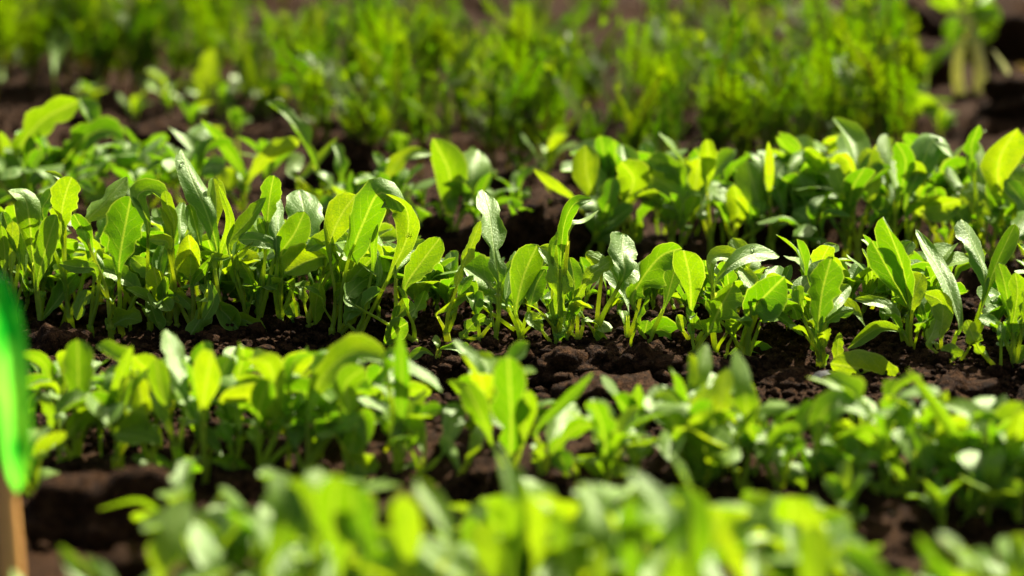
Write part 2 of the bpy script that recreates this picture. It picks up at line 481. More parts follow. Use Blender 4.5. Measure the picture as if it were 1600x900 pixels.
S(0, 190, 530, "seedling with the broadest wavy edged green leaf of the left end", "186,412,g 194,360,g 205,306,g 58 w;217,455,P 185,430,P 152,416,P 27 w;140,415,g 150,392,g 12 n")
S(0, 172, 535, "seedling with a deeply lobed leaf slanting up to a pale tip", "132,352,d 165,315,d 199,276,P 40 l;166,515,d 195,498,d 222,502,d 36 s")
S(0, 232, 530, "seedling with a dark bean shaped leaf arching over to the right", "230,345,d 214,308,d 236,297,p 262,318,p 36 s;250,446,g 226,420,g 205,402,p 27 w;230,458,p 240,490,p 250,516,p 28 s")
S(0, 262, 528, "seedling with a narrow upright leaf and a small veined pale leaf below", "272,346,g 258,297,g 21 s;250,430,p 258,381,p 31 o;268,360,G 250,322,G 15 n")
S(0, 280, 530, "seedling with a single slim pale leaf beside a white flat one", "283,368,P 286,316,P 22 o;259,350,P 230,338,P 14 n;262,378,d 232,373,d 19 o")
S(0, 300, 535, "seedling with a bright yellow oval leaf glowing in the sun", "297,424,G 294,366,G 39 o;303,440,G 320,418,G 333,398,g 17 n;270,455,g 290,470,g 304,484,g 24 s")
S(0, 335, 530, "tallest pale seedling of the left half with a shaded right edge", "338,388,G 322,330,p 300,280,p 283,233,P 46 w;336,345,d 338,312,d 333,278,d 32 s;346,392,G 360,345,G 341,288,g 16 n;310,372,d 296,318,d 28 s")  # second leaf is a dark shape for the shaded half of the first
S(0, 352, 540, "low seedling with a long leaf arching rightward just over the soil", "338,535,g 370,500,g 396,508,p 416,534,p 28 s;330,472,d 352,490,d 372,514,d 38 s;332,405,p 362,400,p 14 n")
S(0, 312, 545, "low seedling with drooping dark leaves near the soil edge", "330,470,d 312,500,d 294,528,d 36 s;326,440,d 334,470,d 318,500,d 22 s")
S(0, 385, 530, "seedling with a long dark lance leaf slanting up to the right", "358,380,d 388,345,d 416,308,d 25 n;395,456,G 378,411,G 28 s;366,430,G 370,396,G 13 n")
S(0, 405, 528, "seedling with a pale flat leaf lying sideways under a yellow wavy one", "432,388,p 402,375,p 372,374,p 26 s;420,320,g 428,274,G 36 w;418,372,G 404,340,g 20 s")
S(0, 440, 525, "seedling with a round translucent leaf before a large crinkled pale leaf", "440,394,g 460,365,g 476,330,g 50 o;470,392,p 478,345,P 468,296,P 64 w;432,382,p 424,296,P 34 s")
S(0, 480, 530, "seedling with a two lobed dark leaf folded over like a bean", "545,378,d 512,374,d 478,392,d 34 o;512,402,d 480,408,d 444,428,d 52 s;492,506,G 500,442,G 32 o")
S(0, 468, 528, "low seedling whose half shaded pale leaf droops to the soil", "462,526,p 478,545,p 498,592,d 46 b;450,528,g 472,508,g 456,497,g 30 o;470,512,d 450,470,d 28 s")
S(0, 515, 540, "seedling with a broad green leaf whose pale midrib leans right", "516,378,g 532,338,g 556,304,g 54 s;526,470,g 552,434,g 582,403,g 38 l")
S(0, 532, 542, "seedling whose glowing leaf folds over into a dark flap", "545,404,g 566,352,G 590,303,G 616,312,d 628,332,d 58 b;592,438,d 584,392,d 554,359,d 16 n;602,432,P 590,366,P 31 s")
S(0, 562, 548, "seedling with one tall leaf bending back over to the left", "612,424,g 636,370,g 634,325,G 603,303,G 44 s;584,410,G 590,350,G 13 n;540,502,d 556,475,d 568,449,d 46 s")
S(0, 612, 555, "seedling with a spoon shaped leaf half lit along its midrib", "636,442,g 662,405,g 688,371,g 48 s;620,420,p 642,392,p 667,377,p 24 s;598,545,G 614,520,G 637,504,G 36 s")
S(0, 648, 552, "seedling with a small white lobed leaf low between stems", "644,495,P 655,475,P 664,454,P 28 l;616,500,d 630,485,d 640,468,d 28 s;540,468,P 560,445,P 583,430,P 34 l")
S(0, 700, 550, "seedling with a narrow upright leaf and a thin leaf pointing sideways", "716,434,g 734,390,g 751,345,g 23 s;682,490,g 712,472,g 740,457,g 14 n;722,450,d 740,430,d 16 n")
S(0, 684, 592, "lowest seedling on the open soil with blue green leaves spread flat", "690,545,d 715,545,P 743,565,P 22 s;678,556,d 660,548,d 641,562,d 18 s;684,540,p 681,523,p 14 n", 0.8)
S(0, 745, 556, "seedling with small triangular dark leaves on thin red tinged stalks", "722,527,g 740,505,g 760,494,g 28 s;715,547,d 738,535,d 762,532,d 24 s;768,505,d 752,500,d 14 n")
S(0, 772, 555, "tall seedling with one deeply lobed pale leaf against dark soil", "780,436,p 772,390,p 766,340,P 753,296,P 50 l;786,430,d 800,405,d 12 n")
S(0, 820, 545, "seedling with a big pale wet leaf pointing toward the left", "803,492,p 768,446,P 724,417,P 42 s;742,470,d 730,440,d 740,432,d 34 s;800,470,d 780,450,d 20 s")  # second leaf is a dark shape standing in for shadow on the first
S(0, 812, 552, "seedling with a broad upright green leaf and shadow across its middle", "806,484,g 818,432,g 840,382,g 56 s;830,472,d 838,445,d 852,420,d 32 o;790,470,p 800,420,p 806,392,P 20 n")
S(0, 866, 556, "seedling with a pale drooping leaf on a long glowing stalk", "868,500,g 874,450,g 866,405,p 842,386,p 50 s;845,515,P 832,500,p 826,486,p 22 o;893,520,d 864,524,d 22 o")
S(0, 872, 554, "slender seedling with two twisted narrow leaves above the others", "876,402,G 882,350,G 898,318,g 925,311,p 24 w;890,352,p 912,345,P 936,328,p 13 n;862,388,d 876,352,d 12 n")
S(0, 900, 560, "seedling with a slim dark leaf curving to a pale tip", "902,466,g 922,432,g 948,412,p 962,402,P 28 s;914,500,p 938,508,P 943,520,p 22 s;886,504,G 898,480,G 905,464,g 23 s")
S(0, 888, 558, "seedling with a small spotted dark leaf behind the pale drooping leaf", "898,448,d 890,402,d 30 o;886,515,P 872,500,P 856,498,P 16 n")
S(0, 930, 556, "seedling with a roundish pale leaf at the end of a straight stalk", "976,424,p 972,395,P 974,365,P 54 w;942,410,P 926,400,P 914,398,p 16 o")
S(0, 975, 556, "seedling with a pale limp leaf beside a small flat pale one", "982,486,p 970,450,p 948,410,p 36 s;1006,442,P 988,428,P 973,420,P 26 o;958,545,g 940,530,g 930,518,g 18 s")
S(0, 985, 562, "seedling with a wet dark leaf arching low and a drooping pale one", "985,545,d 1012,522,d 1036,516,d 1055,532,p 30 s;1018,545,P 1036,570,P 1064,604,P 38 s;1000,545,g 1012,500,g 26 s")
S(0, 1010, 565, "seedling with a large leaf bowed like a tent to the left", "988,464,g 1012,424,g 1036,398,g 1066,388,g 54 s;1040,474,d 1052,430,d 1062,395,d 36 s")  # second leaf stands in for the shadow across the large leaf's middle
S(0, 1078, 565, "seedling with a big glowing leaf split by the shadow of its neighbour", "1080,484,G 1078,440,G 1068,391,G 58 s;1100,515,g 1084,500,g 1072,480,g 18 n;1066,515,d 1058,492,d 18 o")
S(0, 1085, 572, "seedling with a broad spoon leaf facing out on a thick stalk", "1108,517,g 1126,480,g 1146,443,g 60 s;1098,566,g 1076,572,p 1060,560,g 20 o")
S(0, 1120, 570, "seedling with a pale leaf arched over to the right like a roof", "1112,440,d 1112,405,p 1138,400,P 1164,421,P 30 s;1118,442,d 1150,408,p 1184,395,P 1218,401,P 38 s")
S(0, 1150, 575, "seedling with two flat blue pale leaves stacked under the roof leaf", "1184,470,P 1170,440,P 1156,420,P 24 s;1186,450,P 1206,430,P 1216,415,P 30 s;1205,430,G 1228,438,G 1240,446,G 12 n")
S(0, 1165, 580, "seedling with a large luminous yellow leaf marked by dark shadows", "1172,486,G 1196,462,G 1226,432,G 62 o;1176,465,d 1210,488,d 1256,525,d 17 n;1190,500,G 1234,478,G 1247,500,G 30 s")
S(0, 1135, 578, "low seedling with a narrow dark leaf arched across the stalks", "1118,580,d 1148,550,d 1182,545,p 1225,585,P 24 s;1170,575,p 1186,570,P 16 o")
S(0, 1278, 588, "seedling with a tall toothed dark leaf and clear pale midrib", "1278,516,g 1284,460,g 1298,404,g 56 w;1290,495,p 1312,462,p 1328,446,p 28 o;1286,512,d 1306,492,d 1334,484,d 26 s;1250,482,d 1246,446,d 22 s")
S(0, 1290, 590, "small seedling with a slim oval leaf beside the dark round stone", "1290,566,g 1278,540,p 1266,513,p 24 s;1312,570,g 1312,519,g 19 o")
S(0, 1372, 560, "seedling with a thick leaning pale stalk and small narrow leaves", "1352,510,P 1335,482,d 1318,466,d 18 s;1378,552,g 1360,520,g 12 n", 1.3)
S(0, 1415, 575, "seedling with a brilliant yellow toothed leaf and a green leaf beside", "1420,476,G 1408,410,G 1380,339,G 46 w;1418,478,g 1392,430,g 1362,376,g 46 s;1404,508,d 1385,478,p 1336,467,p 18 n")
S(0, 1425, 580, "seedling with a dark lance leaf arching left over bare soil", "1412,520,d 1372,513,d 1324,545,d 24 n;1425,478,d 1442,428,d 36 o")
S(0, 1470, 585, "seedling with a tall white narrow leaf standing highest on its right", "1500,508,p 1478,440,P 1431,358,P 32 n;1470,525,d 1472,475,d 1444,458,d 36 o")
S(0, 1520, 580, "seedling with a wavy blue green leaf beside a dark curved one", "1540,440,p 1526,390,p 1502,342,P 40 w;1535,478,d 1556,415,d 1586,350,d 28 s")
S(0, 1375, 612, "seedling with a large leaf lying flat on the soil beyond the stone", "1412,602,g 1360,580,g 1297,568,g 62 o", 0.9)
S(0, 1500, 600, "low seedling with dark round leaves crowded near the soil", "1496,590,d 1490,556,d 1470,544,d 36 o;1530,605,d 1500,585,d 1476,572,d 50 o;1450,540,P 1464,500,P 26 s")
S(0, 1560, 605, "seedling with narrow white edged leaves fanning to the left", "1552,580,p 1534,548,p 1513,522,P 16 n;1545,600,d 1516,572,d 18 n;1530,545,g 1510,500,g 32 s;1580,570,d 1600,540,d 22 n")
S(0, 1585, 600, "seedling with bright upright leaves at the far right of the sharp row", "1578,490,g 1570,445,g 1560,411,g 28 s;1582,510,g 1590,460,g 1586,426,g 34 s;1600,500,g 1612,440,g 34 s")

# ------------------------------------------------------------------ tiny cotyledon sprouts on the open soil
S(0, 1343, 622, "tiny sprout with three thin pale leaves on the soil right of the stone", "1342,618,P 1325,610,p 1297,597,p 7 n;1347,614,P 1362,603,P 1379,596,P 10 n;1350,616,P 1366,619,P 1384,624,P 8 n", 0.5)
S(0, 866, 577, "minute sprout with two round leaves under the drooping pale leaf", "866,572,g 850,569,g 9 o;868,572,g 850,560,g 9 o", 0.4)
S(0, 1022, 628, "minute sprout with one rounded wet leaf on the dark soil", "1025,618,p 1005,612,g 12 o", 0.4)

# ------------------------------------------------------------------ row behind the sharp row
S(1, 2, 342, "blurred seedling with a large lobed leaf above the row's left end", "32,228,d 70,185,g 124,158,g 52 l;40,290,G 46,250,G 48,211,G 19 s", 1.2)
S(1, 88, 332, "blurred seedling with a broad leaf tilted right toward a pale tip", "94,262,G 130,218,g 165,204,p 191,222,P 48 s;150,205,P 136,180,P 124,152,P 34 s;120,285,P 150,262,p 20 s", 1.2)
S(1, 232, 345, "blurred seedling with two narrow slanting leaves over dark soil", "236,294,g 214,258,p 188,229,P 26 s;310,248,p 290,220,P 263,199,P 15 n;160,310,p 130,285,p 30 o")
S(1, 385, 350, "blurred seedling with two thin glowing leaves in a wide V", "380,272,G 350,228,G 314,187,G 20 n;384,288,G 420,240,G 468,220,G 28 s;356,300,d 352,262,d 34 o;384,300,P 366,268,P 26 o")
S(1, 525, 352, "blurred seedling with the thickest white stalk of the row behind", "487,246,P 458,192,P 416,158,P 32 s;462,292,d 492,255,d 528,214,d 14 n;455,270,P 470,240,p 24 s", 1.9)
S(1, 535, 350, "blurred seedling with a limp pale leaf over a yellow stalk", "534,300,G 532,255,P 518,222,P 22 s;500,316,G 480,296,G 30 o")
S(1, 548, 372, "blurred seedling with one long leaf reaching right to a pale tip", "596,288,g 632,244,g 674,240,P 28 s", 1.1)
S(1, 698, 385, "blurred seedling with a brilliant yellow pointed leaf standing alone", "700,322,G 702,270,G 676,216,G 48 n", 1.2)
S(1, 706, 386, "blurred seedling with a round pale leaf beside the pointed yellow one", "734,304,g 740,270,P 746,234,P 46 o;726,330,p 744,305,P 768,296,P 40 o;678,345,G 650,322,G 16 n;660,350,P 640,325,p 620,305,p 18 s")
S(1, 770, 392, "blurred low seedling with a narrow leaf held out sideways", "775,318,G 790,312,G 811,312,g 10 n")
S(1, 938, 392, "blurred seedling with a broad dark leaf at the start of the dense clump", "928,312,g 916,270,g 914,226,g 50 s;896,312,G 866,290,G 834,264,G 18 n", 1.1)
S(1, 962, 392, "blurred seedling with a pale stalk and white cap leaf", "944,310,P 938,280,P 926,257,P 30 b;986,270,P 972,226,P 32 n", 1.6)
S(1, 985, 395, "blurred seedling with a yellow rounded leaf and a shaded edge", "980,312,G 990,280,G 970,252,G 48 o;1000,330,G 990,380,G 24 s")
S(1, 1050, 398, "blurred seedling with a wide yellow leaf bent over a dark one", "1070,300,G 1050,262,G 1012,245,G 36 s;1070,318,d 1045,290,d 1012,275,d 50 s;1050,340,d 1036,320,d 36 o", 1.1)
S(1, 1108, 400, "blurred seedling with one narrow yellow leaf pointing straight up", "1105,288,G 1107,250,G 1104,217,G 25 s;1095,330,p 1110,290,P 1090,270,P 20 s")
S(1, 1150, 402, "blurred seedling with a yellow oval leaf under big dark leaves", "1150,352,G 1154,318,G 1146,288,G 36 o;1192,352,d 1180,300,d 1166,250,p 54 s;1130,320,p 1118,290,p 34 s", 1.1)
S(1, 1202, 405, "blurred seedling with a thin yellow blade above dark foliage", "1202,290,G 1203,250,G 1201,221,G 17 n;1225,330,d 1212,280,d 1226,255,p 40 s")
S(1, 1246, 405, "blurred seedling with a pale leaf arched down to both sides", "1240,320,g 1236,265,p 1262,243,P 1292,290,p 26 s;1270,330,G 1290,300,G 26 s;1262,310,d 1245,265,d 40 s")
S(1, 1318, 408, "blurred seedling with a hooped yellow leaf around a dark hollow", "1330,300,G 1330,260,G 1312,240,G 1296,254,G 24 s;1318,300,d 1306,262,d 34 o;1300,340,P 1270,300,G 22 s")
S(1, 1340, 408, "blurred seedling with the highest white pointed leaf of the right clump", "1340,262,p 1330,222,P 1303,184,P 42 n;1362,300,d 1362,262,d 1352,232,d 40 s", 1.1)
S(1, 1392, 410, "blurred seedling with small pale leaves among yellow ones", "1400,300,P 1398,270,P 1388,246,P 30 n;1378,342,P 1362,320,P 1344,302,P 26 n;1385,270,d 1382,240,p 1386,210,P 26 s;1410,290,G 1415,250,G 1400,222,G 34 s")
S(1, 1422, 412, "blurred seedling with a big dark arched leaf and white crest", "1416,314,g 1440,260,g 1462,214,P 1486,246,P 50 s;1436,300,G 1428,250,G 30 s", 1.2)
S(1, 1478, 415, "blurred seedling with a yellow leaf lying level in dark foliage", "1436,328,G 1468,322,G 1502,312,G 36 o;1510,310,P 1494,285,P 1480,260,P 20 s;1470,320,g 1460,290,g 30 s")
S(1, 1532, 418, "blurred seedling with an upright dark leaf capped in white", "1534,320,d 1532,270,d 1530,222,P 40 s;1518,230,G 1530,195,G 26 s;1512,350,g 1490,325,g 40 o", 1.1)
S(1, 1578, 420, "blurred seedling with the largest yellow leaf at the row's right end", "1560,300,G 1562,245,G 1590,200,G 66 s;1600,330,d 1570,300,d 1552,270,d 50 o;1590,300,p 1580,270,p 1560,262,p 40 o", 1.2)
S(1, 1545, 420, "blurred seedling of dark broad leaves under the yellow leaf", "1560,350,d 1540,318,d 1500,300,d 54 s;1570,370,d 1590,340,d 48 s;1530,380,g 1510,350,g 34 s")

# ------------------------------------------------------------------ blurred row before the sharp row
S(-1, 118, 745, "blurred seedling with a lone green pointed leaf against brown soil", "122,645,g 122,590,g 121,530,g 50 s;100,690,g 130,650,G 160,628,G 44 w", 1.1)
S(-1, 178, 748, "blurred seedling with one thin upright yellow leaf and dark wide ones", "178,625,G 190,585,G 206,540,G 24 n;205,665,d 170,640,d 136,622,d 46 s;228,660,g 220,620,g 212,585,g 44 s", 1.1)
S(-1, 240, 750, "blurred seedling with a flat pale oval leaf held level", "246,692,P 212,682,P 174,678,P 42 o;268,735,P 236,722,P 205,715,P 26 n;180,610,G 170,660,g 26 s", 1.1)
S(-1, 280, 752, "blurred seedling with a slanting white leaf behind a yellow one", "292,625,p 276,572,P 260,515,P 42 s;262,650,g 250,600,g 244,560,g 38 s", 1.2)
S(-1, 322, 752, "blurred seedling with the widest yellow leaf left of centre", "316,645,G 322,600,G 332,548,G 60 s;346,715,P 330,690,P 306,668,P 30 s", 1.2)
S(-1, 372, 756, "blurred seedling with a white oval leaf tipped upward", "376,672,P 366,635,P 352,596,P 36 s;392,735,G 360,724,G 330,720,G 28 o;360,690,g 346,660,g 30 s", 1.1)
S(-1, 408, 760, "blurred seedling with two yellow leaves splaying apart", "402,655,G 410,620,G 424,594,G 44 s;440,660,g 452,625,P 418,604,P 36 s;472,678,G 466,650,G 34 o", 1.1)
S(-1, 480, 764, "blurred seedling with a large leaf arching right into a pale ridge", "482,645,g 502,592,g 550,552,p 606,566,P 56 s;545,640,g 540,600,g 570,575,g 46 s;460,700,d 470,660,d 40 s", 1.3)
S(-1, 552, 768, "blurred seedling with a round dull leaf low before the furrow", "548,716,d 570,738,P 600,738,P 44 o;540,730,d 552,690,d 556,650,d 52 s;570,690,d 566,640,d 40 s", 1.1)
S(-1, 622, 768, "blurred seedling with a tall yellow stalk like leaf and pale streak", "626,652,G 628,590,G 624,517,G 30 n;602,556,P 645,580,P 690,612,P 28 s;614,690,d 626,655,d 622,612,d 44 s", 1.3)
S(-1, 650, 772, "blurred seedling with pale leaves leaning left over a fallen stalk", "664,710,P 648,680,P 624,655,P 30 s;620,750,P 640,730,P 660,712,P 14 n;690,712,P 706,670,P 712,628,P 42 s", 1.1)
S(-1, 718, 774, "blurred seedling with small pale leaves left of the tall yellow one", "735,712,G 748,680,P 768,655,P 26 n;720,740,p 705,700,p 690,680,P 26 s;740,760,P 712,745,p 30 o", 1.0)
S(-1, 790, 776, "blurred seedling with the tallest yellow lobed leaf in its row", "798,705,G 798,640,G 794,557,G 76 l;772,700,G 752,650,G 726,598,g 44 s;815,700,G 822,650,G 826,610,G 36 s", 1.4)
S(-1, 846, 778, "blurred seedling with a thin green blade slanting up to the right", "838,672,g 882,628,g 927,582,g 20 n;860,700,P 876,660,P 900,630,P 50 s;840,720,G 846,690,g 30 s", 1.2)
S(-1, 902, 780, "blurred seedling with an arched yellow leaf running to a pale end", "864,704,g 896,672,G 930,662,g 962,674,p 44 s;900,716,d 930,725,d 962,735,d 40 s;884,735,d 870,705,d 40 o", 1.3)
S(-1, 988, 785, "blurred seedling with one dull cap leaf on a straight stalk", "990,730,g 986,690,P 964,664,P 46 s;1000,720,P 1012,690,p 24 s;975,750,g 958,720,g 34 o", 1.2)
S(-1, 1060, 792, "blurred seedling with a large pale grey leaf right of the open soil", "1068,704,P 1050,650,P 1024,602,P 66 w;1098,735,G 1074,705,G 1060,690,G 38 s;1100,720,P 1112,690,P 1100,650,P 38 s", 1.3)
S(-1, 1160, 800, "blurred seedling with a tall bright leaf and pale curled tip", "1172,690,G 1164,620,g 1150,546,P 48 s;1190,710,P 1178,690,P 1158,668,P 30 n;1140,700,g 1120,665,g 40 s;1200,775,P 1185,745,P 1164,717,P 24 n", 1.3)
S(-1, 1222, 804, "blurred seedling with slim pale leaves hanging over dark stems", "1255,768,G 1236,738,P 1208,700,P 24 n;1240,690,d 1262,640,d 1280,635,p 34 s;1200,720,g 1216,680,g 1250,665,g 34 s;1230,710,g 1260,690,g 34 s", 1.1)
S(-1, 1298, 808, "blurred seedling with a grey green leaf bent over like an arch", "1278,700,g 1282,650,G 1312,628,P 1356,655,P 60 s;1340,735,P 1345,700,P 1330,668,P 44 s;1322,735,g 1300,712,g 1276,700,g 40 s", 1.3)
S(-1, 1412, 815, "blurred seedling with two yellow leaves zigzagging downward", "1436,690,g 1408,650,G 1374,627,G 24 s;1420,765,G 1400,725,G 1374,688,G 28 s;1450,735,d 1425,695,d 1392,676,P 54 o", 1.2)
S(-1, 1500, 822, "blurred seedling with a long thin leaf slanting far up leftward", "1508,708,G 1468,640,G 1418,576,G 22 n;1500,760,P 1480,720,P 1450,690,P 40 s", 1.2)
S(-1, 1525, 822, "blurred seedling with a broad dark leaf capped by a pale crown", "1502,740,d 1530,690,d 1560,650,d 60 s;1520,690,d 1524,655,P 30 o;1495,735,P 1530,745,P 1562,785,G 38 s", 1.3)
S(-1, 1385, 815, "blurred low seedling with a wide shaded leaf lying level", "1440,800,d 1400,780,d 1348,765,d 56 s;1390,740,P 1384,715,P 28 o;1346,740,g 1330,720,g 40 s", 1.1)
S(-1, 1590, 828, "blurred seedling at the right end with a bright tilted leaf", "1585,720,G 1590,680,G 1600,640,G 50 s;1560,760,g 1580,720,g 44 s;1600,780,d 1570,740,d 44 s", 1.2)
S(-1, 90, 748, "blurred seedling with pale low leaves beside the green plastic marker", "110,712,P 84,692,P 58,685,P 28 s;80,660,G 74,630,G 66,612,P 24 s;90,820,g 98,795,g 100,764,g 50 o;66,740,P 52,720,p 30 o", 1.0)

# ------------------------------------------------------------------ nearest row
S(-2, 255, 1075, "blurred near seedling with a big dark leaf against a brown clod", "244,930,G 262,850,d 292,778,p 86 s;340,930,P 322,870,P 302,815,P 54 s", 1.2)
S(-2, 410, 1085, "blurred near seedling with a broad green leaf and pale oval ones", "420,880,g 450,800,g 425,738,P 80 s;455,915,P 432,860,P 402,806,P 62 s;500,850,g 480,790,g 450,750,g 70 s;505,870,P 495,825,P 30 s", 1.3)
S(-2, 530, 1090, "blurred near seedling with a glowing rounded yellow leaf", "530,890,G 520,810,G 528,742,G 80 s;575,870,g 560,810,g 550,755,g 64 s;500,940,P 516,880,P 530,850,P 50 s", 1.2)
S(-2, 650, 1100, "blurred near seedling with yellow leaf and long pale leaf crossing", "640,880,G 638,820,G 630,772,G 62 s;702,850,P 684,800,P 652,750,P 50 s;600,900,g 610,850,g 50 s;735,910,P 690,880,P 645,850,P 66 s", 1.2)
S(-2, 795, 1110, "blurred near seedling with a slim pale leaf standing straight up", "800,880,G 806,790,P 778,698,P 40 n;795,880,G 796,820,G 800,776,G 40 s;840,880,G 842,830,G 832,775,G 54 s;770,910,g 760,850,g 740,820,g 60 s", 1.3)
S(-2, 900, 1115, "blurred near seedling with a wide pale leaf shaped like a paddle", "936,880,g 930,815,P 920,755,P 76 s;890,890,g 880,840,g 870,800,g 50 s;880,930,g 850,880,P 60 s", 1.3)
S(-2, 1000, 1120, "blurred near seedling with a diagonal white leaf over a yellow one", "1052,822,P 1020,780,P 976,734,P 52 s;985,890,G 984,830,G 980,780,G 50 s;1010,930,P 1030,880,P 1050,850,P 60 s", 1.3)
S(-2, 1085, 1130, "blurred near seedling with a tall soft green leaf ending the dense part", "1082,900,g 1084,830,g 1074,765,P 70 s;1050,930,G 1060,870,G 44 s;1130,930,P 1110,890,P 1100,860,P 40 s", 1.3)
S(-2, 1150, 1135, "blurred near seedling with a thin bright leaf before dark soil", "1165,910,G 1142,860,G 1122,815,G 36 n;1165,930,P 1180,880,P 1176,850,p 40 o", 1.1)
S(-2, 1275, 1142, "blurred near seedling with a rounded leaf and a large pale one", "1270,920,g 1276,870,g 1268,820,g 72 s;1380,940,P 1340,890,P 1310,862,P 66 s;1215,940,G 1210,900,P 44 s", 1.3)
S(-2, 1468, 1155, "blurred near seedling with a narrow yellow leaf leaning left", "1490,920,G 1465,880,G 1434,836,G 34 n;1466,960,g 1450,910,g 30 s", 1.2)
S(-2, 1520, 1155, "blurred near seedling with one dull oval leaf dotted with water", "1538,892,p 1502,868,P 1466,832,P 46 o;1560,940,g 1580,905,g 44 s", 1.0)
S(-2, 150, 1068, "blurred near seedling with slim pale leaves poking up by the stick", "140,925,P 118,890,P 92,852,P 32 n;180,930,P 160,890,P 132,868,P 30 n;40,930,P 20,890,P 40 n", 1.1)
# ------------------------------------------------------------------ soil
def hash2(ix, iy, s):
    h = (ix.astype(np.int64) * 374761393 + iy.astype(np.int64) * 668265263 + s * 974711) & 0x7fffffff
    h = (h ^ (h >> 13)) * 1274126177 & 0x7fffffff
    return ((h ^ (h >> 16)) & 0xffff) / 65535.0
def vnoise(x, y, s):
    ix, iy = np.floor(x), np.floor(y); fx, fy = x - ix, y - iy
    fx = fx * fx * (3 - 2 * fx); fy = fy * fy * (3 - 2 * fy)
    a, b = hash2(ix, iy, s), hash2(ix + 1, iy, s); c, d = hash2(ix, iy + 1, s), hash2(ix + 1, iy + 1, s)
    return (a * (1 - fx) + b * fx) * (1 - fy) + (c * (1 - fx) + d * fx) * fy
def lumps(x, y, s):
    """rounded clods: 1 at a cell's centre, 0 between cells"""
    ix, iy = np.floor(x), np.floor(y); best = np.full(x.shape, 9.0)
    for dx in (-1, 0, 1):
        for dy in (-1, 0, 1):
            cx, cy_ = ix + dx, iy + dy
            px = cx + 0.15 + 0.7 * hash2(cx, cy_, s); py = cy_ + 0.15 + 0.7 * hash2(cx, cy_, s + 7)
            r = 0.65 + 0.6 * hash2(cx, cy_, s + 13)
            best = np.minimum(best, np.sqrt((x - px) ** 2 + (y - py) ** 2) / r)
    return np.sqrt(np.clip(1 - best ** 2, 0, 1))
def axis(parts):
    out = []
    for a, b, st in parts:
        out.append(np.arange(a, b, st))
    return np.concatenate(out)
xs = np.concatenate([-np.geomspace(40, 0.45, 34), axis([(-0.44, -0.24, .004), (-0.24, 0.24, .00125), (0.24, 0.44, .004)]), np.geomspace(0.45, 40, 34)])
ys = np.concatenate([axis([(-2, 0.3, 0.2), (0.3, 0.62, .012), (0.62, 0.84, .0025), (0.84, 1.12, .00125), (1.12, 1.45, .0025), (1.45, 2.4, .006)]), np.geomspace(2.4, 120, 50)])
X, Y = np.meshgrid(xs, ys)
ridge = 0.004 * np.cos(2 * np.pi * (Y - (ROW_Y0 + ROW_SLOPE * X)) / ROW_GAP) * np.clip(1 - (Y - 1.5) / 0.3, 0, 1)
near = np.clip((2.6 - Y) / 0.4, 0, 1) * np.clip((0.8 - np.abs(X)) / 0.3, 0, 1)
wx = X + 0.004 * (vnoise(X * 90, Y * 90, 3) - .5); wy = Y + 0.004 * (vnoise(X * 90 + 31, Y * 90, 5) - .5)
Zr = (0.006 * (vnoise(X * 28, Y * 28, 1) - .5) + 0.0075 * lumps(wx * 55, wy * 55, 11) * (vnoise(X * 20, Y * 20, 17) > .42)
      + 0.0036 * lumps(wx * 140, wy * 140, 21) + 0.0018 * lumps(wx * 320, wy * 320, 31) + 0.0011 * (vnoise(X * 700, Y * 700, 41) - .5))
Z = ridge + near * (Zr - 0.0055)
nxs, nys = len(xs), len(ys)
vv = np.stack([X.ravel(), Y.ravel(), Z.ravel()], 1)
ii = (np.arange(nys - 1)[:, None] * nxs + np.arange(nxs - 1)[None, :]).ravel()
ff = np.stack([ii, ii + 1, ii + nxs + 1, ii + nxs], 1)
def np_mesh(name, verts, faces, mat, smooth=True):
    me = bpy.data.meshes.new(name); k = faces.shape[1]
    me.vertices.add(len(verts)); me.vertices.foreach_set("co", verts.astype(np.float32).ravel())
    me.loops.add(faces.size); me.loops.foreach_set("vertex_index", faces.astype(np.int32).ravel())
    me.polygons.add(len(faces)); me.polygons.foreach_set("loop_start", np.arange(0, faces.size, k, dtype=np.int32))
    me.polygons.foreach_set("loop_total", np.full(len(faces), k, dtype=np.int32))
    me.polygons.foreach_set("use_smooth", np.full(len(faces), smooth))
    me.materials.append(mat); me.update(calc_edges=True); me.validate()
    o = bpy.data.objects.new(name, me); COL.objects.link(o); return o
soil = np_mesh("soil", vv, ff, M_SOIL)
tag(soil, "dark crumbly garden soil between the seedling rows", None, kind="structure")
def soil_z(x, y):
    i = min(max(int(np.searchsorted(xs, x)), 1), nxs - 1); j = min(max(int(np.searchsorted(ys, y)), 1), nys - 1)
    return max(Z[j, i], Z[j - 1, i], Z[j, i - 1], Z[j - 1, i - 1])

import bmesh
def lump_mesh(seed, sub, rough=0.35, squash=0.8):
    bm = bmesh.new(); bmesh.ops.create_icosphere(bm, subdivisions=sub, radius=1.0)
    r = np.random.default_rng(seed); dirs = r.normal(size=(14, 3)); dirs /= np.linalg.norm(dirs, axis=1)[:, None]
    am = r.uniform(-1, 1, 14); off = r.uniform(0, 6, 6); fr = r.normal(size=(6, 3)) * 4.5
    fine = r.normal(size=(8, 3)) * 13; fo = r.uniform(0, 6, 8)
    vs_ = np.array([v.co[:] for v in bm.verts])
    d = np.ones(len(vs_))
    for k in range(14): d += rough * 0.5 * am[k] * np.clip(vs_ @ dirs[k] - 0.45, 0, 1)
    for k in range(6): d += rough * 0.16 * np.sin(vs_ @ fr[k] + off[k])
    if sub > 2:
        for k in range(8): d += rough * 0.13 * np.abs(np.sin(vs_ @ fine[k] + fo[k]))
    vs_ = vs_ * d[:, None] * np.array([1, r.uniform(.8, 1.1), squash])
    fs_ = np.array([[v.index for v in f.verts] for f in bm.faces]); bm.free()
    return vs_, fs_
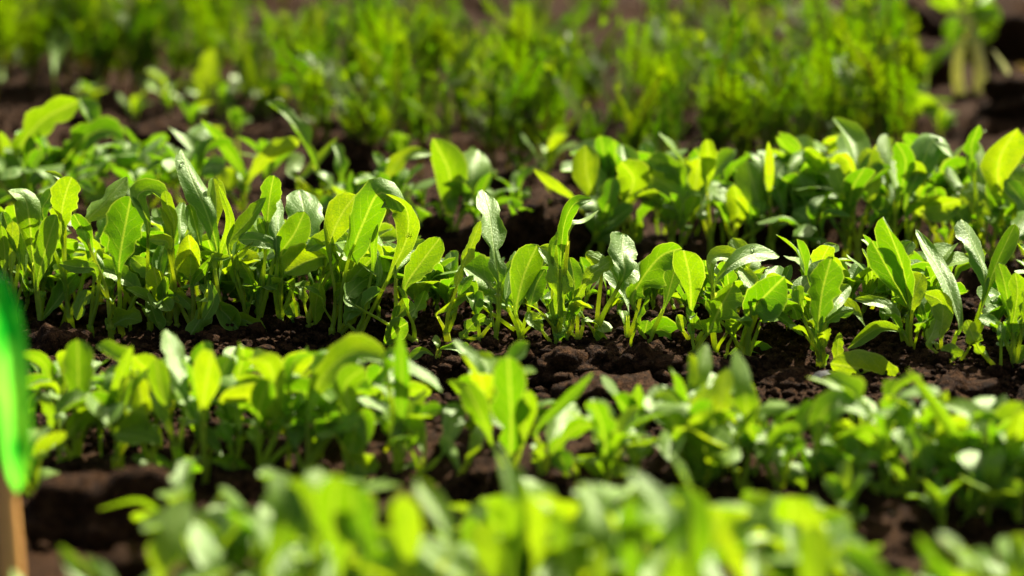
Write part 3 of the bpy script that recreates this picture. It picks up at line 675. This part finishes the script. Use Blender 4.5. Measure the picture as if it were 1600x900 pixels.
# loose crumbs: far too many to count
protos = [lump_mesh(100 + k, 2 if k < 3 else 1, 0.5) for k in range(9)]
CV, CF, off = [], [], 0
def rot_z(a): c, s = math.cos(a), math.sin(a); return np.array([[c, -s, 0], [s, c, 0], [0, 0, 1]])
n_crumb = 0
while n_crumb < 13000:
    if n_crumb < 10500: y = rng.uniform(0.86, 1.10); x = rng.uniform(-.22, .22)
    else: y = rng.uniform(0.60, 1.7); x = rng.uniform(-.26, .26) * y / 1.05
    big = rng.random() < 0.12
    s = rng.uniform(.0014, .0034) if big else rng.uniform(.0004, .0015)
    if y > 1.15 or y < .84: s *= 2.2
    pv, pf = protos[rng.integers(0, 3) if big else rng.integers(3, 9)]
    z = soil_z(x, y)
    CV.append(pv @ rot_z(rng.uniform(0, 6.3)).T * s + np.array([x, y, z + s * 0.25])); CF.append(pf + off); off += len(pv); n_crumb += 1
crumbs = np_mesh("soil_crumbs", np.concatenate(CV), np.concatenate(CF), M_SOIL)
tag(crumbs, "loose brown soil crumbs scattered over the bed", None, kind="stuff")

# clods that stand out one by one
def clod(px, py, wpx, label, seed, mat=M_SOIL, name="soil_clod", cat="clod", squash=0.75, sub=4, rough=0.85, group="clods of soil between the rows"):
    p = on_ground(px, py); s = 0.5 * wpx / F * depth_of(p)
    pv, pf = lump_mesh(seed, sub, rough, squash)
    o = np_mesh(name, pv * s, pf, mat); o.location = (p.x, p.y, p.z + s * 0.42)
    return tag(o, label, cat, group)
clod(835, 385, 92, "dark red brown clod with sunlit top behind the lobed pale leaf", 1)
clod(895, 372, 56, "smaller dark clod leaning on the clod behind the lobed leaf", 2)
clod(1000, 598, 62, "dark clod with an orange lit right edge under the drooping leaf", 3, squash=.95)
clod(948, 590, 60, "shadowed clod at the foot of the straight pale stalks", 4)
clod(1122, 612, 58, "broad reddish clod in shade behind the tall bright blurred leaf", 5)
clod(1245, 625, 60, "lumpy reddish clod just left of the dark round stone", 6)
clod(1198, 612, 40, "small pale topped clod between two leaning stalks", 7)
clod(880, 600, 64, "crumbly dark clod in the middle of the open soil", 8)
clod(960, 652, 110, "wide sunlit reddish clod along the near edge of the open soil", 9, squash=.45)
clod(80, 570, 60, "sunlit brown clod right of the green plastic marker", 10, squash=.9)
clod(105, 548, 46, "rounded clod topping the pile beside the green plastic marker", 12)
clod(1440, 660, 90, "broad brown clod under the long slanting blurred leaf", 13, squash=.5)
clod(1500, 640, 64, "dark clod at the right end of the open soil", 14)
clod(745, 600, 56, "low brown clod left of the blurred tall yellow leaf", 15)
clod(160, 872, 150, "large blurred brown clod beside the wooden stick", 16, squash=.9)
clod(375, 800, 60, "blurred pinkish clod between two near pale leaves", 17)
clod(1585, 110, 130, "large blurred brown clod in the upper right corner", 18, squash=.9)
clod(1450, 60, 80, "blurred clod left of the pale stalked plant", 19)
clod(1590, 190, 90, "blurred dark clod under the orange petal", 20)
clod(1425, 128, 90, "very dark blurred clod beneath the arched blade", 21)
clod(250, 255, 70, "blurred clod in the dark gap behind the row's left end", 22)
clod(560, 270, 70, "blurred clod left of the brilliant yellow pointed leaf", 23)
clod(1290, 618, 62, "smooth dark stone wet on its right side by the tiny sprout", 30, M_STONE, "round_stone", "stone", .8, 4, 0.10, None)

# ------------------------------------------------------------------ more rocket seedlings between the hand placed ones
frnd = random.Random(5)
def proto_seedling(seed, tall, nleaf, broad):
    """a whole seedling about 1 unit = real metres, standing at the origin"""
    rn = random.Random(seed)
    root = bpy.data.objects.new("rocket_seedling", None); root.empty_display_size = 0.01; COL.objects.link(root)
    vts, fcs = [], []
    top = V((rn.uniform(-.002, .002), rn.uniform(-.002, .002), rn.uniform(.006, .012)))
    tube(vts, fcs, [V((0, 0, -.006)), V((.0004, .0002, .002)), top], .00085, .0008, 5, 6)
    mesh_obj("stem", vts, fcs, M_STEM, root)
    a0 = rn.uniform(0, 6.3)
    for i in range(nleaf):
        cot = i < 2 and rn.random() < .75
        az = a0 + i * 2.4 + rn.uniform(-.4, .4)
        out = V((math.cos(az), math.sin(az), 0))
        h = tall * (rn.uniform(.35, .6) if cot else rn.uniform(.6, 1.0))
        lean = rn.uniform(.25, .8) if not cot else rn.uniform(.5, 1.0)
        bl = tall * (rn.uniform(.22, .32) if cot else rn.uniform(.48, .68)) * (1 if not broad else 1.1)
        p0 = top + V((0, 0, -.001))
        p1 = p0 + out * (h - bl) * lean * .35 + V((0, 0, max(.004, (h - bl) * .75)))
        tdir = (out * lean * rn.uniform(.6, 1.1) + V((0, 0, 1))).normalized()
        p2 = p1 + tdir * bl * .5
        droop = rn.uniform(0.0, 1.5)
        tdir2 = (out * (lean + droop) + V((0, 0, 1 - droop * .75))).normalized()
        p3 = p2 + tdir2 * bl * .5
        side = out.cross(V((0, 0, 1)))
        twist = rn.uniform(-.5, .5)
        def nrm(td): return (td.cross(side) * -1).lerp(side, twist * .6).normalized()
        n1, n2, n3 = nrm(tdir), nrm((tdir + tdir2) / 2), nrm(tdir2)
        if n1.z < 0: n1, n2, n3 = -n1, -n2, -n3
        shape = 'o' if cot else rn.choice('ssswln')
        w = bl * (rn.uniform(.7, .95) if cot else {'n': .28, 'l': .42}.get(shape, rn.uniform(.32, .48)))
        d1 = (p2 - p1).normalized()
        v_, f_, u_, m_ = leaf_geometry([p0, p0.lerp(p1, .5) + out * -.0012, p1, p1 + d1 * .003], [p1, p2, p3], [n1, n2, n3], w, shape, rn.uniform(.0005, .0007), False, rn)
        mesh_obj("leaf", v_, f_, [M_LEAF, M_STEM], root, u_, m_)
    return root
PROTO = [proto_seedling(40 + k, *( (.050, 7, False) if k % 3 == 0 else (.038, 7, True) if k % 3 == 1 else (.028, 6, False))) for k in range(12)]
first_use = [True] * 12
FILLERS = []
FILL_LABEL = {}
def fill(row, x0, x1, n, kinds, scale, label, group, spread=.022, yoff=0.0):
    for _ in range(n):
        k = frnd.choice(kinds)
        for _try in range(12):
            x = frnd.uniform(x0, x1)
            y = row_y(row, x) + yoff + frnd.gauss(0, spread)
            if all((V((x, y, 0)) - V((q.x, q.y, 0))).length > .006 for q in occupied[row]): break
        if first_use[k]: o = PROTO[k]; first_use[k] = False
        else: o = copy_tree(PROTO[k])
        z = ground_z(x, y)
        o.location = (x, y, z + 0.001); o.rotation_euler = (frnd.gauss(0, .2), frnd.gauss(0, .22), frnd.uniform(0, 6.3))
        s = scale * frnd.uniform(.75, 1.15); o.scale = (s, s, s)
        occupied[row].append(V((x, y, z)))
        FILLERS.append((s * (.05 if k in TALL else .038 if k in MID else .028) / y * (.6 if row == 1 else 1), o))
        size = "low" if k in LOW else "leafy" if k in MID else "taller"
        near = [(abs(q.x - x) + .5 * abs(q.y - y), lm, q) for lm, q in LANDMARK[row] if SEEN[row].count(lm) == 1]
        _, lm, q = min(near, key=lambda c: c[0])
        side = ("left of" if x < q.x else "right of") if abs(x - q.x) > abs(y - q.y) * .6 else ("behind" if y > q.y else "before")
        blur = "" if row == 0 else "blurred "
        tag(o, f"{size} {blur.strip() or 'small'} seedling {side} the one with {'the ' if not lm.startswith('two') else ''}{lm}", "seedling", group)
SEEN = {r: [l for l, _ in v] for r, v in LANDMARK.items()}
TALL, MID, LOW = [0, 3, 6, 9], [1, 4, 7, 10], [2, 5, 8, 11]
def px_x(px, row):   # world x of a pixel column on a row's line
    d = 1.05 + row * .17
    return (px - 800) / F * d
fill(0, px_x(-40, 0), px_x(330, 0), 34, MID + LOW + [0, 3], .95, "small thin stalked seedling in the thicket of stems left of the tallest pale seedling", "small seedlings among the stems left of the tallest pale one", .018)
fill(0, px_x(330, 0), px_x(660, 0), 32, MID + LOW, .9, "small thin stalked seedling under the folded flap leaf and its neighbours", "small seedlings under the folded flap leaf", .016)
fill(0, px_x(660, 0), px_x(1250, 0), 36, LOW + [1, 4], .8, "small low seedling at the foot of the stalks behind the open soil", "small seedlings at the foot of the stalks behind the open soil", .012, .006)
fill(0, px_x(1250, 0), px_x(1660, 0), 26, MID + LOW, .9, "small seedling crowded among stems right of the dark round stone", "small seedlings right of the dark round stone", .016, .004)
fill(1, px_x(-40, 1), px_x(420, 1), 16, TALL + MID, .9, "small blurred seedling", "small seedlings at the left end of the row behind", .03)
fill(1, px_x(420, 1), px_x(820, 1), 10, MID + LOW, .85, "small blurred seedling in the sparse left half of the row behind", "small seedlings in the sparse left half of the row behind", .02)
fill(1, px_x(900, 1), px_x(1660, 1), 44, TALL + MID + [2], 1.0, "small blurred seedling in the dense right half of the row behind", "small seedlings in the dense right half of the row behind", .018)
fill(-1, px_x(30, -1), px_x(560, -1), 34, TALL + MID + LOW, .8, "blurred small seedling left of the blurred tall yellow stalk like leaf", "small blurred seedlings in the left of the row before the sharp one", .02, -.012)
fill(-1, px_x(560, -1), px_x(1040, -1), 10, MID + LOW, .85, "blurred small seedling around the foot of the tall yellow lobed leaf", "small blurred seedlings about the tall yellow lobed leaf", .016, -.012)
fill(-1, px_x(1040, -1), px_x(1680, -1), 38, TALL + MID + LOW, .78, "blurred small seedling under the arched grey green leaf and its neighbours", "small blurred seedlings in the right of the row before the sharp one", .014, -.024)
fill(-2, px_x(240, -2) , px_x(1120, -2), 28, TALL + MID, .92, "blurred small seedling filling between the nearest pale and yellow leaves", "small blurred seedlings nearest the camera", .016, .012)
for i_, (bx, by) in enumerate([(300, 232), (345, 205), (372, 240), (420, 205), (470, 178), (505, 225), (545, 208), (585, 240), (640, 232), (262, 200), (215, 215), (150, 200), (615, 300), (810, 300), (860, 320), (745, 340), (330, 260), (1420, 225), (1375, 200), (1470, 235)]):
    o = copy_tree(PROTO[LOW[i_ % 4]]); p = on_ground(bx, by); o.location = p; o.rotation_euler = (0, 0, i_ * 1.7)
    s = 1.0 + .25 * math.sin(i_ * 2.3); o.scale = (s, s, s)
    near = min(((abs(q.x / q.y - p.x / p.y), lm) for lm, q in LANDMARK[1] if SEEN[1].count(lm) == 1))
    tag(o, f"tiny sprout in the gap behind the seedling with {'' if near[1].startswith('two') else 'the '}{near[1]}", "sprout", "stray sprouts in the gap before the carrots")
fill(-2, px_x(1120, -2), px_x(1660, -2), 10, MID + LOW, .9, "small blurred seedling", "small blurred seedlings at the lower right", .014, .02)
for k in range(12):
    if first_use[k]:
        for ch in list(PROTO[k].children): bpy.data.objects.remove(ch)
        bpy.data.objects.remove(PROTO[k])

# ------------------------------------------------------------------ carrot seedlings behind
def frond_geometry(rn, length, p0, out, hgt):
    verts, faces, fm = [], [], []
    lean = rn.uniform(.05, .45)
    mid = p0 + out * length * lean * .35 + V((0, 0, length * .55))
    tip = p0 + out * length * lean * rn.uniform(.9, 1.5) + V((0, 0, length * rn.uniform(.8, 1.0)))
    tv, tf = [], []; tube(tv, tf, [p0, mid, tip], .0006, .00025, 9, 5)
    verts += tv; faces += tf; fm += [1] * len(tf)
    path = catmull([p0, mid, tip], 14); side = out.cross(V((0, 0, 1))).normalized()
    def strip(a, d, n, L, w):
        b = len(verts); s = d.cross(n).normalized() * w
        bend = n * L * rn.uniform(-.2, .2)
        m_ = a + d * L * .55 + bend * .5
        verts.extend([a - s * .5, a + s * .5, m_ + s, m_ - s, a + d * L + bend]); faces.append((b, b + 1, b + 2, b + 3)); faces.append((b + 3, b + 2, b + 4)); fm.extend([0, 0])
    for i in range(6, 15):
        t = (path[i] - path[i - 1]).normalized(); f = (i - 5) / 9
        for sgn in (-1, 1):
            pd = (side * sgn * rn.uniform(.8, 1.1) + t * rn.uniform(.5, .9) + V((0, 0, rn.uniform(-.2, .4)))).normalized()
            pl = length * .21 * (1.15 - .75 * f) * rn.uniform(.75, 1.15)
            n = pd.cross(t).normalized()
            strip(path[i], pd, n, pl, .00042)
            for q in range(1, 4):
                a = path[i] + pd * pl * q / 4.2
                for s2 in (-1, 1):
                    d2 = (pd + (t * .8 + V((0, 0, .3))) * s2 * rn.uniform(.7, 1.2)).normalized()
                    strip(a, d2, n, pl * rn.uniform(.34, .6), .00045)
    for _ in range(5):
        strip(path[-1], (t + V((rn.gauss(0, .4), rn.gauss(0, .4), .3))).normalized(), side, length * rn.uniform(.1, .2), .0006)
    return verts, faces, fm
def carrot_proto(seed):
    rn = random.Random(seed); root = bpy.data.objects.new("carrot_seedling", None); COL.objects.link(root)
    root.empty_display_size = .01
    vts, fcs = [], []; tube(vts, fcs, [V((0, 0, -.006)), V((0, 0, .006)), V((rn.uniform(-.003, .003), 0, .016))], .0009, .0008, 5, 6)
    mesh_obj("stem", vts, fcs, M_CSTEM, root)
    a0 = rn.uniform(0, 6.3)
    for i in range(rn.choice((4, 5, 5, 6))):
        az = a0 + i * 2.3; out = V((math.cos(az), math.sin(az), 0))
        v_, f_, m_ = frond_geometry(rn, rn.choice((rn.uniform(.02, .035), rn.uniform(.04, .066))), V((0, 0, .007)), out, 1)
        mesh_obj("frond", v_, f_, [M_CARROT, M_CSTEM], root, [(0.5, 0.5)] * len(v_), m_, smooth=False)
    return root
CARROT = [carrot_proto(70 + k) for k in range(10)]
c_first = [True] * 10
crnd = random.Random(8)
def carrots(n, pxlo, pxhi, pylo, pyhi, label, group, scale=1.0):
    for _ in range(n):
        p = on_ground(crnd.uniform(pxlo, pxhi), crnd.uniform(pylo, pyhi)); k = crnd.randrange(10)
        if c_first[k]: o = CARROT[k]; c_first[k] = False
        else: o = copy_tree(CARROT[k])
        o.location = p; o.rotation_euler = (crnd.gauss(0, .1), crnd.gauss(0, .1), crnd.uniform(0, 6.3))
        s = scale * crnd.uniform(.8, 1.2); o.scale = (s, s, s)
        near = min(((abs(q.x / q.y - p.x / p.y), lm) for lm, q in LANDMARK[1] if SEEN[1].count(lm) == 1))
        dist = "just" if p.y < 1.42 else "some way" if p.y < 1.6 else "far"
        size = "tall" if s > 1.08 * scale else "short" if s < .92 * scale else "middling"
        tag(o, f"{size} feathery carrot {dist} behind the seedling with {'' if near[1].startswith('two') else 'the '}{near[1]}", "carrot seedling", group)
carrots(26, -60, 170, 95, 190, "feathery carrot seedling in the tall tuft behind the big lobed leaf", "carrot seedlings in the left tuft", 1.15)
carrots(16, 170, 345, 90, 170, "feathery carrot seedling in the tuft around the pale hooked blade", "carrot seedlings round the pale hooked blade", 1.05)
carrots(9, 340, 520, 140, 215, "short feathery carrot seedling beside the dark hollow behind the white stalk", "carrot seedlings beside the dark hollow", .8)
carrots(20, 490, 660, 150, 280, "feathery carrot seedling under the drooping grey blade", "carrot seedlings under the drooping grey blade", .9)
carrots(22, 660, 830, 170, 290, "feathery carrot seedling behind the round pale leaf and the yellow pointed leaf", "carrot seedlings behind the yellow pointed leaf", .85)
carrots(30, 830, 1120, 150, 300, "feathery carrot seedling round the pale narrow blade lying across the clump", "carrot seedlings round the pale narrow blade", .95)
carrots(27, 1110, 1300, 150, 300, "feathery carrot seedling in the dark green clump behind the hooped yellow leaf", "carrot seedlings behind the hooped yellow leaf", .95)
carrots(22, 1290, 1440, 150, 285, "feathery carrot seedling between the white pointed leaf and the pale stalked plant", "carrot seedlings by the pale stalked plant", 1.0)
carrots(14, -60, 360, 10, 70, "far feathery carrot seedling showing over the left tuft", "carrot seedlings showing over the left tuft", 1.0)
carrots(18, 440, 720, -50, 60, "far feathery carrot seedling above the drooping grey blade", "carrot seedlings above the drooping grey blade", 1.0)
carrots(30, 760, 1420, -60, 70, "far feathery carrot seedling past the pale narrow blade", "carrot seedlings past the pale narrow blade", 1.0)
carrots(46, -60, 1640, -180, -50, "farthest feathery carrot seedling, seen only by its base", "farthest carrot seedlings", 1.1)
for k in range(10):
    if c_first[k]:
        for ch in list(CARROT[k].children): bpy.data.objects.remove(ch)
        bpy.data.objects.remove(CARROT[k])

# ------------------------------------------------------------------ other plants among the carrots
def blade_leaf(root, base, pts, w, mat, name="blade", thick=None, shape='n'):
    world_pts = [at_depth(x, y, depth_of(base) + dd) for x, y, dd in pts]
    norms = [V((.2, -.7, .6)).normalized()] * len(world_pts)
    ww = w / F * depth_of(base)
    v_, f_, u_, m_ = leaf_geometry(None, world_pts, norms, ww, shape, .001, False, random, 0.5)
    return mesh_obj(name, [a - root.location for a in v_], f_, [mat, mat], root, u_, m_)
def grassy(bx, by, pts, w, label, mat=M_BLADE, name="grass_seedling", cat="grass blade", shape='b'):
    p = on_ground(bx, by); root = empty(name, p, label, cat)
    blade_leaf(root, p, [(bx, by + 3, 0)] + pts, w, mat, "blade", None, shape)
    return root
grassy(438, 130, [(434, 85, 0), (412, 55, 0), (385, 45, .01)], 10, "pale arched blade over the dark hollow behind the white stalk")
grassy(222, 165, [(222, 130, 0), (205, 105, 0)], 10, "short pale hooked blade in the left carrot tuft")
grassy(1440, 170, [(1445, 110, 0), (1465, 85, 0), (1488, 88, -.01)], 15, "dull green blade hooked over the very dark clod")
grassy(1408, 175, [(1418, 150, 0), (1450, 160, -.01), (1490, 158, -.01)], 14, "green blade curved low toward the pale stalked plant")
grassy(1560, 190, [(1580, 150, 0), (1575, 120, .0), (1550, 75, 0)], 14, "withered brown blade right of the pale stalks", M_PALE)
grassy(1060, 150, [(1085, 122, 0), (1110, 132, 0), (1130, 142, -.01)], 11, "pale narrow blade lying across the carrot clump")
grassy(600, 110, [(620, 70, 0), (650, 60, 0), (695, 75, -.01)], 12, "grey pale blade drooping right over the soft carrot clump")
def broad(bx, by, label, leaves, thick=1.3):
    p = on_ground(bx, by); root = empty("broadleaf_weed", p, label, "weed")
    vts, fcs = [], []; tube(vts, fcs, [p - V((0, 0, .004)), p + V((0, 0, .003)), p + V((.001, 0, .008))], .0016, .0015)
    mesh_obj("stem", [v - root.location for v in vts], fcs, M_STEM, root)
    for lf in leaves.split(';'): hero_leaf(p + V((.001, 0, .007)), root, lf, thick, False)
broad(316, 210, "green paddle leaf weed standing in the gap right of the left carrot tuft", "318,170,g 322,125,g 338,76,g 48 s")
broad(86, 175, "pale leaf weed glowing grey inside the left carrot tuft", "84,120,P 88,80,P 98,46,P 34 s")
broad(-4, 150, "white topped weed cut off by the left edge above the lobed leaf", "-4,130,P -2,112,P 4,96,P 26 o")
broad(400, 175, "small weed with grey green leaves above the white stalk", "394,160,P 380,140,P 372,118,P 30 s;410,160,p 430,150,p 450,158,P 26 s;400,150,P 396,130,P 30 o")
broad(20, 330, "low weed with yellow and dull leaves under the lobed leaf", "14,240,G 4,225,G 0,205,G 26 o;40,320,p 20,300,p 30 o")
# the plant with blanched stalks
p = on_ground(1515, 165); root = empty("pale_stalked_plant", p, "plant with two blanched bare stalks and yellow green leaves at upper right", "plant")
for pts, r in (([(1504, 165), (1496, 120), (1500, 70), (1508, 20)], .0034), ([(1520, 172), (1532, 130), (1526, 75), (1510, 22)], .0040)):
    vts, fcs = [], []
    tube(vts, fcs, [at_depth(x, y, depth_of(p)) for x, y in pts], r, r * .8, 12, 8)
    mesh_obj("stalk", [v - root.location for v in vts], fcs, M_PALE, root)
crown = at_depth(1509, 25, depth_of(p))
for lf in ("1500,15,G 1485,0,G 1470,-30,G 60 s", "1515,12,G 1540,20,P 1562,38,P 22 n", "1520,30,g 1535,45,g 1545,66,g 44 o", "1500,30,g 1490,45,g 1484,66,g 36 o", "1510,5,G 1520,-20,G 1530,-50,G 60 s", "1530,5,P 1550,-10,P 1580,-20,P 50 s"):
    hero_leaf(crown, root, lf, 1.5, False)
# fallen orange petal
p = on_ground(1598, 128); root = None
v_, f_, u_, m_ = leaf_geometry(None, [at_depth(1598, 136, depth_of(p)), at_depth(1594, 118, depth_of(p) + .002), at_depth(1600, 100, depth_of(p) + .006)], [V((0, -.8, .6))] * 3, 26 / F * depth_of(p), 'o', .001, False, random, .4)
o = mesh_obj("petal", [a - p for a in v_], f_, [M_PETAL], None, u_, m_); o.location = p
tag(o, "orange petal lying on the brown clod at the right edge", "petal")

# ------------------------------------------------------------------ green plastic plant marker on a bamboo stick
pb = on_ground(22, 1040)
dm = depth_of(pb)
root = empty("plant_marker", pb, "bright green plastic plant marker on a bamboo stick at the left edge", "plant marker")
vts, fcs = [], []
tube(vts, fcs, [at_depth(24, 1050, dm), at_depth(16, 880, dm), at_depth(5, 740, dm), at_depth(-6, 610, dm)], 22 / F * dm, 17 / F * dm, 12, 14)
mesh_obj("stick", [v - root.location for v in vts], fcs, M_BAMBOO, root)
prof_pts = [(9, 776, 12), (7, 760, 25), (4, 738, 37), (1, 705, 45), (-4, 640, 48), (-6, 580, 49), (-8, 520, 46), (-12, 470, 40), (-18, 435, 28), (-24, 415, 12)]
vts, fcs = [], []; k = 40
for cx, cy_, hw in prof_pts:
    c = at_depth(cx, cy_, dm); hw = hw / F * dm
    for j in range(k):
        an = math.pi + math.pi * (j / (k - 1) * 1.16 - .08)
        fold = 1 + .07 * math.sin(5 * an + cy_ * .01) + .03 * math.sin(11 * an)
        vts.append(c + RGT * math.cos(an) * hw * fold + V((0, 1, 0)) * math.sin(an) * hw * .45 * fold)
for i in range(len(prof_pts) - 1):
    for j in range(k - 1): fcs.append((i * k + j, i * k + j + 1, (i + 1) * k + j + 1, (i + 1) * k + j))
mesh_obj("plastic_tag", [v - root.location for v in vts], fcs, M_PLASTIC, root)

# ------------------------------------------------------------------ water drops
def drop(px, py, row, r_px, label):
    x = px_x(px, row); y = row_y(row, x); d = (V((x, y, .02)) - CAMP).dot(FWD)
    # set it on the first leaf the view meets
    dg = bpy.context.evaluated_depsgraph_get()
    hit, loc, nor, _, _, _ = scene.ray_cast(dg, CAMP, ray(px, py).normalized())
    if not hit: return
    r = r_px / F * depth_of(loc)
    if nor.dot(ray(px, py)) > 0: nor = -nor
    pv, pf = lump_mesh(3, 3, 0.03, .8)
    o = np_mesh("water_drop", pv * r, pf, M_WATER); o.location = loc + nor * r * .35
    tag(o, label, "water drop", "water drops on the leaves")
bpy.context.view_layer.update()
drop(770, 446, 0, 7, "water drop on the big pale leaf that points left")
drop(778, 462, 0, 5, "smaller water drop lower on the big pale leaf that points left")
drop(842, 492, 0, 5, "water drop between stalks under the pale drooping leaf")
drop(640, 368, 0, 5, "water drop on the tall leaf bending back left")
drop(284, 256, 0, 3.5, "water drop near the tip of the tallest pale seedling")
drop(1176, 388, 0, 4, "water drop on the pale leaf stacked over the roof leaf")
drop(505, 402, 0, 5, "water drop on the dark folded bean leaf")
drop(285, 440, 0, 4, "water drop on a dark leaf below the yellow oval leaf")
drop(1417, 494, 0, 4, "water drop beside the stalk of the brilliant yellow toothed leaf")
drop(1318, 873, -2, 9, "water drop on the near rounded leaf at lower right")
drop(1490, 850, -2, 7, "water drop on the dull oval near leaf")
drop(1394, 805, -1, 7, "water drop on the shaded level leaf of the blurred row")
drop(566, 566, -1, 6, "water drop on the ridge of the blurred arching leaf")
drop(1051, 326, 1, 6, "bright water drop on a dark leaf of the row behind")

# ------------------------------------------------------------------ past 300 seedlings: the smallest ones become one mass
n_all = sum(1 for o in scene.objects if o.parent is None and o.name.startswith("rocket_seedling"))
small = sorted(FILLERS, key=lambda f: f[0])[:max(0, n_all - 300)]
bv, bf, bu, br, bm_, off = [], [], [], [], [], 0
bpy.context.view_layer.update()
for _, o in small:
    M = np.array(o.matrix_basis)
    for ch in list(o.children):
        me = ch.data; nv = len(me.vertices)
        co = np.zeros(nv * 3); me.vertices.foreach_get("co", co); co = co.reshape(-1, 3)
        bv.append(co @ M[:3, :3].T + M[:3, 3])
        lv = np.zeros(len(me.loops), dtype=np.int64); me.loops.foreach_get("vertex_index", lv)
        mi = np.zeros(len(me.polygons), dtype=np.int64); me.polygons.foreach_get("material_index", mi)
        uv = np.zeros((nv, 3)); uv[:, 0] = .5
        stem_only = me.materials[0] == M_STEM
        if len(me.uv_layers):
            t = np.zeros(len(me.loops) * 2); me.uv_layers[0].data.foreach_get("uv", t); uv[lv, :2] = t.reshape(-1, 2)
            t = np.zeros(len(me.loops) * 2); me.uv_layers[1].data.foreach_get("uv", t); uv[lv, 2] = t.reshape(-1, 2)[:, 0]
        bu.append(uv)
        for pl, m_i in zip(me.polygons, mi):
            bf.append(tuple(int(v) + off for v in pl.vertices)); bm_.append(1 if stem_only else int(m_i))
        off += nv
        bpy.data.objects.remove(ch)
    bpy.data.objects.remove(o)
if bv:
    mass = mesh_obj("small_seedling_growth", np.concatenate(bv).tolist(), bf, [M_LEAF, M_STEM], None, np.concatenate(bu), bm_)
    tag(mass, "small crowded seedlings filling in under the taller ones in all rows", None, kind="stuff")

# ------------------------------------------------------------------ tell labels apart where several things came out alike
def ranks(objs, words, key):
    objs = sorted(objs, key=key); n = len(objs)
    return [[o for i, o in enumerate(objs) if i * len(words) // n == w] for w in range(len(words))]
def depth_bands(objs):
    w = ("nearer ", "farther ") if len(objs) < 7 else ("nearer ", "midway ", "farther ") if len(objs) < 10 else ("nearest ", "nearer ", "farther ", "farthest ")
    return list(zip(w, ranks(objs, w, lambda o: o.location.y)))
by_label = {}
for o in list(scene.objects):
    if o.parent is None and o.get("label"): by_label.setdefault(o["label"], []).append(o)
for lab, objs in by_label.items():
    if len(objs) < 2: continue
    lr = lambda o: o.location.x / max(.1, o.location.y)
    bands = [("", objs)] if len(objs) < 4 else depth_bands(objs)
    for word, band in bands:
        side = ("",) if len(band) == 1 else ("left ", "right ") if len(band) == 2 else ("left ", "middle ", "right ")
        for s_, part in zip(side, ranks(band, side, lr)):
            for o in part: o["label"] = s_ + word + lab

for o in scene.objects:
    if o.parent is None and o.get("label") and len(o["label"].split()) > 16: o["label"] = o["label"].replace(" seedling ", " ", 1)
